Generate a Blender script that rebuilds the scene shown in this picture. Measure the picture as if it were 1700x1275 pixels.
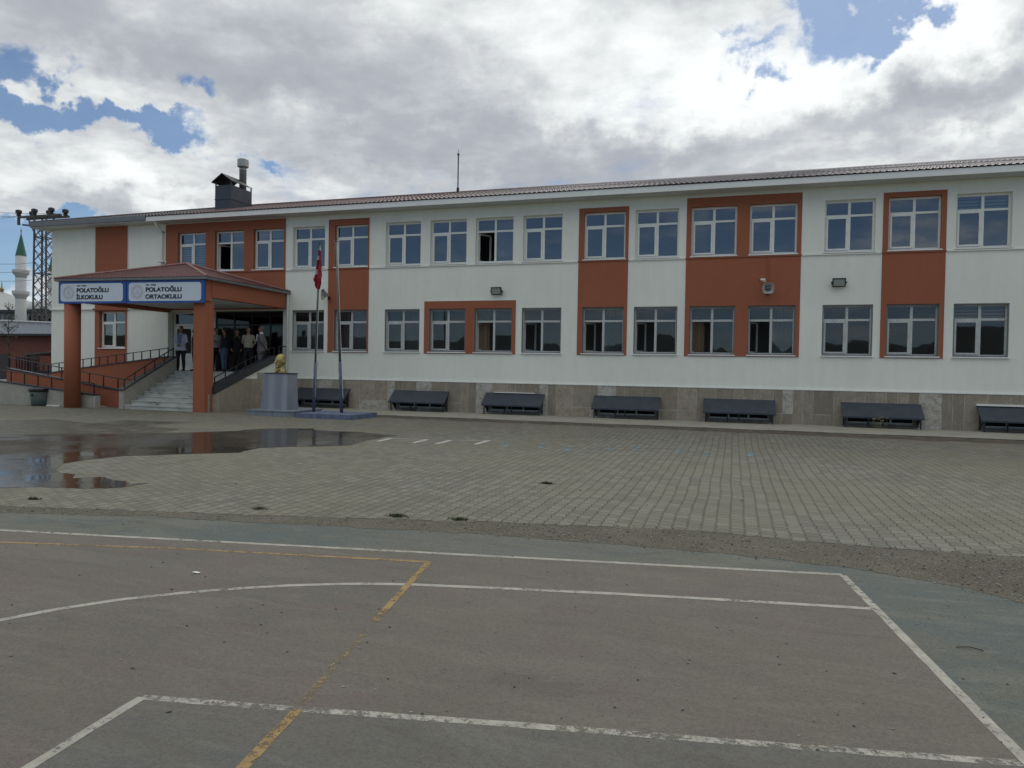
import bpy, bmesh, math, random
from mathutils import Vector, Matrix, noise as mnoise
random.seed(7)
R = math.radians
PI = math.pi
for o in list(bpy.data.objects): bpy.data.objects.remove(o)
scn = bpy.context.scene
COL = scn.collection

# ------------------------------------------------------------------ camera
YAW, PITCH, ROLL = R(17.3), R(-1.05), R(1.0)
CAM = Vector((0.0, -25.27, 1.71))
FPX = 1180.0
_f = Vector((-math.sin(YAW)*math.cos(PITCH), math.cos(YAW)*math.cos(PITCH), math.sin(PITCH)))
_r = Vector((math.cos(YAW), math.sin(YAW), 0))
_u = _r.cross(_f)
rr = math.cos(ROLL)*_r + math.sin(ROLL)*_u
uu = -math.sin(ROLL)*_r + math.cos(ROLL)*_u
cam = bpy.data.cameras.new('camera'); co = bpy.data.objects.new('camera', cam); COL.objects.link(co)
co.matrix_world = Matrix(((rr.x, uu.x, -_f.x, CAM.x), (rr.y, uu.y, -_f.y, CAM.y), (rr.z, uu.z, -_f.z, CAM.z), (0, 0, 0, 1)))
cam.sensor_width = 36; cam.lens = 36*FPX/1700; cam.clip_end = 3000; cam.clip_start = 0.05
scn.camera = co

def ray(px, py): return (px-850)/FPX*rr - (py-637.5)/FPX*uu + _f
def atY(px, py, y=0.0):
    d = ray(px, py); return CAM + d*((y-CAM.y)/d.y)
def atZ(px, py, z=0.0):
    d = ray(px, py); return CAM + d*((z-CAM.z)/d.z)
def atX(px, py, x):
    d = ray(px, py); return CAM + d*((x-CAM.x)/d.x)

# ------------------------------------------------------------------ node helper
class NT:
    def __init__(s, tree): s.t = tree; s.n = tree.nodes; s.l = tree.links
    def node(s, typ, **kw):
        n = s.n.new(typ)
        for k, v in kw.items(): setattr(n, k, v)
        return n
    def put(s, sock, v):
        if v is None: return
        if hasattr(v, 'is_linked') or hasattr(v, 'links'): s.l.new(v, sock)
        else:
            if isinstance(v, (int, float)) and getattr(sock, 'type', '') == 'RGBA': v = (v, v, v, 1)
            if isinstance(v, tuple) and len(v) == 3 and getattr(sock, 'type', '') == 'RGBA': v = v + (1,)
            sock.default_value = v
    def m(s, op, a, b=None, c=None, clamp=False):
        n = s.node('ShaderNodeMath', operation=op); n.use_clamp = clamp
        s.put(n.inputs[0], a); s.put(n.inputs[1], b)
        if c is not None: s.put(n.inputs[2], c)
        return n.outputs[0]
    def vm(s, op, a, b=None):
        n = s.node('ShaderNodeVectorMath', operation=op)
        s.put(n.inputs[0], a); s.put(n.inputs[1], b); return n.outputs[0]
    def mix(s, f, a, b, blend='MIX'):
        n = s.node('ShaderNodeMix', data_type='RGBA', blend_type=blend)
        s.put(n.inputs[0], f); s.put(n.inputs[6], a); s.put(n.inputs[7], b); return n.outputs[2]
    def noise(s, vec, scale, detail=4, rough=.5, dist=0.0, w=None):
        n = s.node('ShaderNodeTexNoise')
        if w is not None: n.noise_dimensions = '4D'; n.inputs['W'].default_value = w
        s.put(n.inputs['Vector'], vec); n.inputs['Scale'].default_value = scale
        n.inputs['Detail'].default_value = detail; n.inputs['Roughness'].default_value = rough
        n.inputs['Distortion'].default_value = dist
        return n.outputs[0]
    def sstep(s, v, lo, hi, a=0.0, b=1.0):
        n = s.node('ShaderNodeMapRange', interpolation_type='SMOOTHSTEP')
        s.put(n.inputs[0], v); n.inputs[1].default_value = lo; n.inputs[2].default_value = hi
        n.inputs[3].default_value = a; n.inputs[4].default_value = b; return n.outputs[0]
    def scale(s, vec, xyz): return s.vm('MULTIPLY', vec, xyz)

# ------------------------------------------------------------------ world: blue sky with broken cloud
SUN_AZ, SUN_EL = R(4), R(42)      # azimuth from +Y to the right: the sun is veiled, behind the building
w = bpy.data.worlds.new('World'); scn.world = w; w.use_nodes = True
k = NT(w.node_tree); k.n.clear()
tc = k.node('ShaderNodeTexCoord'); D = tc.outputs['Generated']
sx = k.node('ShaderNodeSeparateXYZ'); k.l.new(D, sx.inputs[0])
dx, dy, dz = sx.outputs
zz = k.m('ADD', k.m('MAXIMUM', dz, 0.0), 0.16)
cmb = k.node('ShaderNodeCombineXYZ'); k.put(cmb.inputs[0], k.m('DIVIDE', dx, zz)); k.put(cmb.inputs[1], k.m('DIVIDE', dy, zz)); k.put(cmb.inputs[2], 3.3)
P2 = cmb.outputs[0]
az = k.m('ARCTAN2', dx, dy); el = k.m('ARCSINE', dz)
def azel(px, py):
    d = ray(px, py).normalized(); return math.atan2(d.x, d.y), math.asin(d.z)
wob1 = k.noise(D, 9.0, 6, .6)
wob2 = k.noise(D, 9.0, 6, .6, w=4.0) if False else k.noise(k.vm('ADD', D, (5.2, 1.3, 2.2)), 9.0, 6, .6)
azw = k.m('ADD', az, k.m('MULTIPLY', k.m('SUBTRACT', wob1, .5), .34))
elw = k.m('ADD', el, k.m('MULTIPLY', k.m('SUBTRACT', wob2, .5), .20))
def blob(px, py, wpx, hpx, amp, rot=0.0):
    a0, e0 = azel(px, py)
    sa, se = wpx/FPX, hpx/FPX
    u = k.m('SUBTRACT', azw, a0); v = k.m('SUBTRACT', elw, e0)
    if rot:
        c, s_ = math.cos(R(rot)), math.sin(R(rot))
        u, v = k.m('ADD', k.m('MULTIPLY', u, c), k.m('MULTIPLY', v, s_)), k.m('SUBTRACT', k.m('MULTIPLY', v, c), k.m('MULTIPLY', u, s_))
    u = k.m('DIVIDE', u, sa); v = k.m('DIVIDE', v, se)
    q = k.m('ADD', k.m('MULTIPLY', u, u), k.m('MULTIPLY', v, v))
    return k.m('MULTIPLY', k.m('EXPONENT', k.m('MULTIPLY', q, -1.0)), amp)
def sumv(L):
    s_ = L[0]
    for x in L[1:]: s_ = k.m('ADD', s_, x)
    return s_
holes = [(60, 140, 95, 42, .50), (40, 190, 70, 30, .42), (175, 210, 70, 16, .28), (245, 222, 55, 26, .42),
         (345, 150, 55, 24, .42), (330, 215, 70, 18, .30), (450, 284, 40, 9, .26),
         (1420, 42, 80, 50, .55), (1360, 10, 60, 26, .4), (1480, 40, 45, 50, .35), (1210, 42, 45, 14, .26), (1230, 80, 50, 16, .30), (1255, 125, 30, 18, .36), (1470, 85, 40, 18, .2),
         (20, 415, 80, 45, .6), (-60, 470, 120, 40, .6), (80, 380, 60, 20, .3)]
fills = [(215, 172, 80, 30, .50), (30, 262, 200, 36, .22), (400, 225, 60, 30, .10), (620, 120, 300, 100, .3), (1500, 220, 260, 80, .4),
         (25, 178, 40, 9, .30), (100, 160, 40, 8, .2), (20, 478, 60, 22, .7), (20, 340, 260, 26, .25)]
f1 = k.noise(P2, 1.1, 12, .58, .25)
f2 = k.noise(P2, 3.1, 12, .56, .25)
dens = k.m('ADD', k.m('MULTIPLY', f1, .55), k.m('MULTIPLY', f2, .45))
dens = k.m('ADD', dens, .12)
for h in holes: dens = k.m('SUBTRACT', dens, blob(h[0], h[1], h[2]*.95, h[3]*.95, h[4]*.88))
for h in fills: dens = k.m('ADD', dens, blob(*h))
# the sky behind the photographer is mostly clear near the horizon
back = k.m('MULTIPLY', k.sstep(dy, .15, -.5), k.sstep(dz, .62, .20))
dens = k.m('SUBTRACT', dens, k.m('MULTIPLY', back, .25))
f4 = k.noise(P2, 15, 8, .6, .2)
dens = k.m('ADD', dens, k.m('MULTIPLY', k.m('SUBTRACT', f4, .5), .16))
cov = k.sstep(dens, .35, .60, .10, 1.0)
# brightness of the cloud
glow = [(1150, 150, 360, 120, .40, -8), (1440, 130, 200, 70, .28, 25), (1080, 200, 170, 60, .24), (870, 30, 160, 60, .16), (230, 170, 110, 40, .22),
        (480, 190, 80, 40, .16), (500, 300, 120, 30, .28), (270, 335, 150, 26, .24), (130, 300, 150, 30, .22), (330, 260, 90, 26, .2), (950, 230, 60, 30, .2),
        (1560, 220, 40, 20, .0), (1600, 40, 90, 40, .3), (1640, 232, 60, 12, .22)]
dark = [(620, 90, 260, 70, .22), (120, 40, 260, 60, .20), (430, 130, 200, 40, .22), (1560, 180, 220, 36, .26, 12), (1300, 235, 300, 34, .26, 4), (900, 235, 200, 30, .26),
        (680, 240, 120, 40, .2), (950, 290, 260, 26, .26), (1000, 250, 130, 26, .15), (1660, 110, 60, 60, .22), (60, 345, 200, 16, .16), (230, 300, 60, 16, .12)]
br = k.m('ADD', .52, k.m('MULTIPLY', k.m('SUBTRACT', f1, .5), .9))
br = k.m('ADD', br, k.sstep(dz, .50, .80, 0, .42))
f3 = k.noise(P2, 6.5, 12, .58, .2)
br = k.m('ADD', br, k.m('MULTIPLY', k.m('SUBTRACT', f2, .5), .85))
br = k.m('ADD', br, k.m('MULTIPLY', k.m('SUBTRACT', f3, .5), .65))
for h in glow: br = k.m('ADD', br, blob(*h))
for h in dark: br = k.m('SUBTRACT', br, blob(*h))
br = k.m('ADD', br, k.m('MULTIPLY', k.m('SUBTRACT', f4, .5), .30))
edge = k.sstep(dens, .38, .62, .14, 0.0)
br = k.m('ADD', br, edge)
ramp = k.node('ShaderNodeValToRGB'); cr = ramp.color_ramp
cr.elements[0].position = .0; cr.elements[0].color = (.36, .385, .44, 1)
cr.elements[1].position = 1.0; cr.elements[1].color = (.93, .96, .97, 1)
for p, c in ((.28, (.43, .455, .505, 1)), (.52, (.55, .575, .61, 1)), (.76, (.75, .78, .79, 1))):
    e = cr.elements.new(p); e.color = c
k.l.new(br, ramp.inputs[0])
cloud = k.mix(1.0, ramp.outputs[0], (9.3, 9.3, 9.2), 'MULTIPLY')
sky = k.node('ShaderNodeTexSky', sky_type='NISHITA'); sky.sun_disc = False
sky.sun_elevation = SUN_EL; sky.sun_rotation = SUN_AZ; sky.altitude = 1700; sky.air_density = 1.0; sky.dust_density = 1.2
blue = k.mix(1.0, sky.outputs[0], (.56, .67, .76), 'MULTIPLY')
SKYMUL = k.mix(cov, blue, cloud)
bg = k.node('ShaderNodeBackground'); bg.inputs[1].default_value = 0.10
k.l.new(SKYMUL, bg.inputs[0])
wo = k.node('ShaderNodeOutputWorld'); k.l.new(bg.outputs[0], wo.inputs[0])

sl = bpy.data.lights.new('sun', 'SUN'); sl.energy = 0.5; sl.angle = R(25); sl.color = (1, .95, .88)
so = bpy.data.objects.new('sun', sl); COL.objects.link(so)
sd = Vector((math.sin(SUN_AZ)*math.cos(SUN_EL), math.cos(SUN_AZ)*math.cos(SUN_EL), math.sin(SUN_EL)))
so.rotation_euler = sd.to_track_quat('Z', 'Y').to_euler(); so.location = (0, 40, 60)
vs = scn.view_settings; vs.view_transform = 'Standard'; vs.look = 'None'; vs.exposure = 0.20; vs.gamma = 1.0
scn.render.engine = 'CYCLES'

# ------------------------------------------------------------------ materials
MATS = {}
def mat(name, color=(.5, .5, .5), rough=.7, metal=0.0, spec=.5, var=0.0, vscale=3.0, bump=0.0, bscale=40.0, fn=None, **kw):
    if name in MATS: return MATS[name]
    m = bpy.data.materials.new(name); m.use_nodes = True
    t = NT(m.node_tree); b = m.node_tree.nodes['Principled BSDF']
    b.inputs['Roughness'].default_value = rough; b.inputs['Metallic'].default_value = metal
    b.inputs['Specular IOR Level'].default_value = spec
    geo = t.node('ShaderNodeNewGeometry'); pos = geo.outputs['Position']
    col = color + (1,)
    if fn: col = fn(t, pos, b, color)
    elif var:
        n1 = t.noise(pos, vscale, 6, .6); n2 = t.noise(pos, vscale*7, 4, .6)
        f = t.m('ADD', t.m('MULTIPLY', n1, .65), t.m('MULTIPLY', n2, .35))
        f = t.sstep(f, .3, .7)
        a = tuple(c*(1-var) for c in color); c2 = tuple(min(1, c*(1+var)) for c in color)
        col = t.mix(f, a, c2)
    if col is not None: t.put(b.inputs['Base Color'], col)
    if bump:
        bn = t.node('ShaderNodeBump'); bn.inputs['Strength'].default_value = bump; bn.inputs['Distance'].default_value = .01
        t.l.new(t.noise(pos, bscale, 5, .6), bn.inputs['Height']); t.l.new(bn.outputs[0], b.inputs['Normal'])
    MATS[name] = m; return m

def f_render(t, pos, b, c):
    n1 = t.noise(pos, .35, 5, .6); n2 = t.noise(t.scale(pos, (3.0, 3.0, .35)), 1.3, 6, .65); n3 = t.noise(pos, 5, 4, .5)
    f = t.m('ADD', t.m('MULTIPLY', n1, .5), t.m('ADD', t.m('MULTIPLY', n2, .35), t.m('MULTIPLY', n3, .15)))
    f = t.sstep(f, .32, .68)
    return t.mix(f, tuple(x*.93 for x in c), tuple(min(1, x*1.04) for x in c))
WHITE = mat('white_render', (.815, .82, .73), .85, fn=f_render, bump=.25, bscale=120)
TRIM = mat('white_trim', (.80, .80, .77), .7, var=.05)
ORANGE = mat('orange_render', (.335, .108, .054), .85, fn=f_render, bump=.25, bscale=120)
PVC = mat('pvc_white', (.80, .80, .74), .35, var=.06, vscale=6)
PVCLOW = mat('pvc_dusty', (.60, .61, .58), .4, var=.12, vscale=6)
DARKMETAL = mat('dark_metal', (.035, .042, .06), .45, metal=.0, var=.25, vscale=3)
BLACKMETAL = mat('black_metal', (.018, .018, .022), .45, var=.2)
GREYMETAL = mat('grey_metal', (.17, .18, .19), .5, metal=.3, var=.15)
STEEL = mat('galvanised_steel', (.36, .37, .36), .45, metal=.5, var=.2, vscale=5)
LATTICE = mat('pylon_steel', (.065, .06, .055), .6, var=.3)
GRANITE = mat('dark_granite', (.035, .037, .045), .4, var=.3, vscale=20)
SOFFIT = mat('soffit_render', (.60, .62, .60), .85, var=.06)
GOLD = mat('gold_paint', (.36, .29, .12), .42, metal=.5, var=.35, vscale=14)
CONC = mat('concrete', (.33, .32, .285), .9, var=.18, vscale=2.5, bump=.4, bscale=60)
ROOM = mat('room_paint', (.30, .30, .28), .9)
ROOMFLOOR = mat('room_floor', (.12, .11, .10), .7)
CURTAIN = mat('curtain', (.26, .26, .29), .9, var=.1)
CURTBROWN = mat('brown_curtain', (.28, .19, .13), .9, var=.1)
BLIND = mat('blind', (.62, .64, .64), .8)
BLUESIGN = mat('blue_sign', (.02, .085, .34), .4)
SIGNWHITE = mat('sign_white', (.62, .68, .74), .35, var=.03)
SIGNBLACK = mat('sign_black', (.012, .014, .018), .4)
EMBLEM = mat('emblem_red', (.42, .33, .35), .5)
RUBBER = mat('black_plastic', (.012, .012, .014), .35)
BIN = mat('bin_plastic', (.12, .15, .14), .5, var=.12)
DIRT = mat('dirt', (.085, .07, .05), .95, var=.35, vscale=14, bump=.8, bscale=60)
FLAGRED = mat('flag_red', (.30, .012, .03), .75, var=.15)
FLAGWHITE = mat('flag_white', (.72, .68, .70), .75)

def f_travertine(t, pos, b, c):
    # big vertical slabs of two sizes with their own tone, pale seams, patchy weathering
    sp = t.node('ShaderNodeSeparateXYZ'); t.l.new(pos, sp.inputs[0])
    h = t.m('ADD', sp.outputs[0], t.m('MULTIPLY', sp.outputs[1], 1.0))
    u = t.m('DIVIDE', h, .62)
    iu = t.m('FLOOR', u); fu = t.m('FRACT', u)
    wn = t.node('ShaderNodeTexWhiteNoise', noise_dimensions='1D'); t.l.new(iu, wn.inputs['W'])
    r1 = wn.outputs['Value']
    split = t.m('MULTIPLY', t.m('GREATER_THAN', r1, .55), t.m('GREATER_THAN', fu, .5))
    lowrow = t.m('MULTIPLY', t.m('LESS_THAN', sp.outputs[2], .45), t.m('LESS_THAN', t.m('FRACT', t.m('MULTIPLY', r1, 7.0)), .5))
    wn2 = t.node('ShaderNodeTexWhiteNoise', noise_dimensions='3D')
    cb = t.node('ShaderNodeCombineXYZ'); t.put(cb.inputs[0], iu); t.put(cb.inputs[1], split); t.put(cb.inputs[2], lowrow); t.l.new(cb.outputs[0], wn2.inputs['Vector'])
    r2 = wn2.outputs['Value']
    col = t.mix(r2, tuple(x*.62 for x in c), tuple(x*1.22 for x in c))
    col = t.mix(t.m('GREATER_THAN', r2, .80), col, (.50, .475, .42))
    n = t.noise(pos, 3.6, 8, .72, .5); n2 = t.noise(t.scale(pos, (6, 6, 1.2)), 2.0, 6, .7); n3 = t.noise(pos, 18, 6, .7)
    col = t.mix(t.sstep(n, .44, .62, 0, .6), col, (.23, .20, .155))
    col = t.mix(t.sstep(n2, .45, .8, 0, .5), col, (.46, .42, .36))
    col = t.mix(t.sstep(n3, .45, .65, 0, .5), col, (.19, .165, .13))
    e1 = t.m('LESS_THAN', fu, .022); e2 = t.m('MULTIPLY', t.m('GREATER_THAN', r1, .55), t.m('LESS_THAN', t.m('ABSOLUTE', t.m('SUBTRACT', fu, .5)), .012))
    e3 = t.m('MULTIPLY', t.m('LESS_THAN', t.m('ABSOLUTE', t.m('SUBTRACT', sp.outputs[2], .45)), .010), t.m('LESS_THAN', t.m('FRACT', t.m('MULTIPLY', r1, 7.0)), .5))
    e = t.m('MULTIPLY', t.m('MAXIMUM', t.m('MAXIMUM', e1, e2), e3), t.sstep(t.noise(pos, 3, 3, .5), .35, .6, .15, .8))
    return t.mix(e, col, (.50, .47, .42))
TRAV = mat('travertine_slabs', (.36, .31, .235), .85, fn=f_travertine, bump=.3, bscale=50)

def f_wornwhite(t, pos, b, c):
    n = t.noise(t.scale(pos, (.8, 1.2, 2.6)), 7, 8, .72); n2 = t.noise(t.scale(pos, (1, 1, 3)), 2.2, 5, .6)
    f = t.m('ADD', t.m('MULTIPLY', n, .6), t.m('MULTIPLY', n2, .4))
    col = t.mix(t.sstep(n2, .35, .65), (.52, .52, .48), (.38, .38, .35))
    return t.mix(t.sstep(f, .575, .61), col, (.10, .095, .08))
STEPS = mat('worn_white_steps', (.5, .5, .5), .8, fn=f_wornwhite, bump=.4, bscale=40)

def f_marble(t, pos, b, c):
    wv = t.node('ShaderNodeTexWave', wave_type='BANDS', bands_direction='X'); wv.inputs['Scale'].default_value = .55
    wv.inputs['Distortion'].default_value = 6.5; wv.inputs['Detail'].default_value = 4; wv.inputs['Detail Scale'].default_value = .8
    t.l.new(t.scale(pos, (1.2, .6, .25)), wv.inputs['Vector'])
    n = t.noise(pos, 3, 5, .6)
    col = t.mix(t.sstep(wv.outputs['Fac'], .1, 1.0), (.20, .215, .255), (.285, .30, .345))
    return t.mix(t.sstep(n, .4, .7, 0, .4), col, (.22, .235, .275))
MARBLE = mat('blue_grey_marble', (.2, .2, .3), .35, fn=f_marble)
BLUEPAINT = mat('blue_painted_concrete', (.115, .14, .22), .7, var=.35, vscale=6, bump=.3)

def f_tiles(t, pos, b, c):
    sp = t.node('ShaderNodeSeparateXYZ'); t.l.new(pos, sp.inputs[0])
    n = t.noise(pos, .8, 6, .65); n2 = t.noise(pos, 6, 5, .65); n3 = t.noise(t.scale(pos, (2.2, 2.2, 2.2)), 1.2, 5, .7)
    col = t.mix(t.sstep(n2, .3, .7), tuple(x*.8 for x in c), tuple(x*1.2 for x in c))
    # bleached paint towards the sunny right-hand end, in patches
    g = t.sstep(sp.outputs[0], -16, -2)
    f = t.m('MULTIPLY', t.sstep(t.m('ADD', t.m('MULTIPLY', n3, .75), t.m('MULTIPLY', g, .25)), .36, .46), g)
    col = t.mix(t.m('MULTIPLY', f, .9), col, (.50, .46, .45))
    col = t.mix(t.sstep(n, .45, .75, 0, .45), col, (.07, .055, .06))
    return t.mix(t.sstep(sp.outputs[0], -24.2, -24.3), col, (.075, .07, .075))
TILE = mat('red_metal_tiles', (.135, .072, .068), .5, spec=.35, fn=f_tiles)
TILESHADE = mat('tile_step_shade', (.055, .028, .028), .6, var=.3)  # dark riser colour standing in for the shade under the tile steps
CANTILE = mat('canopy_tiles', (.085, .024, .023), .6, spec=.3, var=.25, vscale=3)

def glass_mat(name, refl, tint, fk=1.6):
    m = bpy.data.materials.new(name); m.use_nodes = True; t = NT(m.node_tree); t.n.clear()
    gl = t.node('ShaderNodeBsdfGlossy'); gl.inputs['Roughness'].default_value = .015; gl.inputs['Color'].default_value = (.92, .96, 1, 1)
    bp = t.node('ShaderNodeBump'); bp.inputs['Strength'].default_value = .012; bp.inputs['Distance'].default_value = .05
    geo = t.node('ShaderNodeNewGeometry'); t.l.new(t.noise(geo.outputs['Position'], 1.6, 2, .5), bp.inputs['Height']); t.l.new(bp.outputs[0], gl.inputs['Normal'])
    tr = t.node('ShaderNodeBsdfTransparent'); tr.inputs[0].default_value = tint + (1,)
    fr = t.node('ShaderNodeFresnel'); fr.inputs[0].default_value = 1.5
    f = t.m('ADD', t.m('MULTIPLY', fr.outputs[0], fk), refl, clamp=True)
    mx = t.node('ShaderNodeMixShader'); t.l.new(f, mx.inputs[0]); t.l.new(tr.outputs[0], mx.inputs[1]); t.l.new(gl.outputs[0], mx.inputs[2])
    o = t.node('ShaderNodeOutputMaterial'); t.l.new(mx.outputs[0], o.inputs[0]); MATS[name] = m; return m
GLASS = glass_mat('window_glass', .085, (.50, .56, .60))
GLASSLOW = glass_mat('low_reflect_glass', .0, (.50, .54, .56), 1.8)  # lower-floor and door panes, without the constant mirror term
GLASSDARK = glass_mat('tinted_glass', .0, (.12, .13, .16), .8)

# ------------------------------------------------------------------ mesh builder
class MB:
    def __init__(s): s.v = []; s.f = []; s.mi = []
    def quad(s, a, b, c, d, mi=0):
        n = len(s.v); s.v += [tuple(a), tuple(b), tuple(c), tuple(d)]; s.f.append((n, n+1, n+2, n+3)); s.mi.append(mi); return s
    def poly(s, pts, mi=0):
        n = len(s.v); s.v += [tuple(p) for p in pts]; s.f.append(tuple(range(n, n+len(pts)))); s.mi.append(mi); return s
    def box(s, x0, x1, y0, y1, z0, z1, mi=0, M=None):
        n = len(s.v)
        P = [(x0, y0, z0), (x1, y0, z0), (x1, y1, z0), (x0, y1, z0), (x0, y0, z1), (x1, y0, z1), (x1, y1, z1), (x0, y1, z1)]
        if M is not None: P = [tuple(M @ Vector(p)) for p in P]
        s.v += P
        for q in ((0, 3, 2, 1), (4, 5, 6, 7), (0, 1, 5, 4), (1, 2, 6, 5), (2, 3, 7, 6), (3, 0, 4, 7)):
            s.f.append(tuple(n+i for i in q)); s.mi.append(mi)
        return s
    def prism(s, pts, vec, mi=0):
        """closed solid from a flat polygon swept along vec"""
        n = len(s.v); L = len(pts); v = Vector(vec)
        s.v += [tuple(p) for p in pts] + [tuple(Vector(p)+v) for p in pts]
        s.f.append(tuple(range(n+L-1, n-1, -1))); s.mi.append(mi)
        s.f.append(tuple(range(n+L, n+2*L))); s.mi.append(mi)
        for i in range(L):
            j = (i+1) % L; s.f.append((n+i, n+j, n+L+j, n+L+i)); s.mi.append(mi)
        return s
    def tube(s, pts, rad, seg=8, mi=0, caps=True, sq=False):
        pts = [Vector(p) for p in pts]
        if not isinstance(rad, (list, tuple)): rad = [rad]*len(pts)
        n = len(s.v); up = None
        for i, p in enumerate(pts):
            t = (pts[min(i+1, len(pts)-1)]-pts[max(i-1, 0)]).normalized()
            if up is None:
                up = Vector((0, 0, 1)) if abs(t.z) < .9 else Vector((0, 1, 0))
            a = t.cross(up).normalized(); b = a.cross(t).normalized(); up = b
            r = rad[i]; ra, rb = (r if isinstance(r, (tuple, list)) else (r, r))
            for j in range(seg):
                th = 2*PI*(j+.5*(seg == 4))/seg; kq = 1.414 if seg == 4 else 1
                s.v.append(tuple(p + a*(ra*kq*math.cos(th)) + b*(rb*kq*math.sin(th))))
        for i in range(len(pts)-1):
            for j in range(seg):
                j2 = (j+1) % seg
                s.f.append((n+i*seg+j, n+i*seg+j2, n+(i+1)*seg+j2, n+(i+1)*seg+j)); s.mi.append(mi)
        if caps:
            s.f.append(tuple(n+j for j in range(seg-1, -1, -1))); s.mi.append(mi)
            e = n+(len(pts)-1)*seg; s.f.append(tuple(e+j for j in range(seg))); s.mi.append(mi)
        return s
    def bar(s, a, b, r, mi=0): return s.tube([a, b], r, 4, mi)
    def lathe(s, prof, c=(0, 0, 0), seg=16, mi=0, sx=1.0, sy=1.0):
        n = len(s.v); c = Vector(c)
        for r, z in prof:
            for j in range(seg):
                th = 2*PI*j/seg; s.v.append((c.x+r*sx*math.cos(th), c.y+r*sy*math.sin(th), c.z+z))
        for i in range(len(prof)-1):
            for j in range(seg):
                j2 = (j+1) % seg; s.f.append((n+i*seg+j, n+i*seg+j2, n+(i+1)*seg+j2, n+(i+1)*seg+j)); s.mi.append(mi)
        s.f.append(tuple(n+j for j in range(seg-1, -1, -1))); s.mi.append(mi)
        e = n+(len(prof)-1)*seg; s.f.append(tuple(e+j for j in range(seg))); s.mi.append(mi)
        return s
    def ball(s, c, r, seg=12, rings=8, mi=0):
        if not isinstance(r, (tuple, list)): r = (r, r, r)
        n = len(s.v); c = Vector(c)
        for i in range(rings+1):
            ph = -PI/2+PI*i/rings
            for j in range(seg):
                th = 2*PI*j/seg
                s.v.append((c.x+r[0]*max(math.cos(ph), .02)*math.cos(th), c.y+r[1]*max(math.cos(ph), .02)*math.sin(th), c.z+r[2]*math.sin(ph)))
        for i in range(rings):
            for j in range(seg):
                j2 = (j+1) % seg; s.f.append((n+i*seg+j, n+i*seg+j2, n+(i+1)*seg+j2, n+(i+1)*seg+j)); s.mi.append(mi)
        s.f.append(tuple(n+j for j in range(seg-1, -1, -1))); s.mi.append(mi)
        e = n+rings*seg; s.f.append(tuple(e+j for j in range(seg))); s.mi.append(mi)
        return s
    def build(s, name, mats, parent=None, smooth=False, loc=None):
        me = bpy.data.meshes.new(name); off = Vector((0, 0, 0))
        if parent is not None and loc is None: off = parent_origin(parent)
        me.from_pydata([tuple(Vector(v)-off) for v in s.v], [], s.f)
        if not isinstance(mats, (list, tuple)): mats = [mats]
        for m in mats: me.materials.append(m)
        for p, i in zip(me.polygons, s.mi): p.material_index = i; p.use_smooth = smooth
        me.update()
        o = bpy.data.objects.new(name, me); COL.objects.link(o)
        if parent is not None: o.parent = parent
        if loc is not None: o.location = loc
        return o
def parent_origin(p):
    v = Vector(p.location)
    while p.parent is not None: p = p.parent; v += Vector(p.location)
    return v
def tag(o, label=None, cat=None, group=None, kind=None):
    if label: o['label'] = label
    if cat: o['category'] = cat
    if group: o['group'] = group
    if kind: o['kind'] = kind
    return o
def thing(name, label, cat, loc=(0, 0, 0), group=None):
    o = bpy.data.objects.new(name, None); COL.objects.link(o); o.location = loc; o.empty_display_size = .2
    return tag(o, label, cat, group)
def struct(o): o['kind'] = 'structure'; return o

# ------------------------------------------------------------------ ground
GZ = .06
def gz(y): return 0.0 if y <= -6.9 else (GZ if y >= -5.3 else GZ*(y+6.9)/1.6)
def f_dust(t, pos, b, c):
    n = t.noise(pos, .6, 6, .6); n2 = t.noise(pos, 9, 6, .7); n3 = t.noise(pos, 90, 3, .6)
    col = t.mix(t.sstep(n, .35, .65), tuple(x*.85 for x in c), tuple(x*1.12 for x in c))
    col = t.mix(t.sstep(n2, .45, .75, 0, .4), col, tuple(x*.6 for x in c))
    return t.mix(t.sstep(n3, .4, .75, 0, .35), col, tuple(x*1.5 for x in c))
DUST = mat('dusty_earth', (.14, .125, .10), .95, fn=f_dust, bump=.8, bscale=60)
ys = [-500, -60, -6.9, -5.3, 30, 900]
g = MB()
for a, b_ in zip(ys[:-1], ys[1:]):
    g.quad((-700, a, gz(a)), (700, a, gz(a)), (700, b_, gz(b_)), (-700, b_, gz(b_)))
struct(g.build('ground', DUST))

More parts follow.
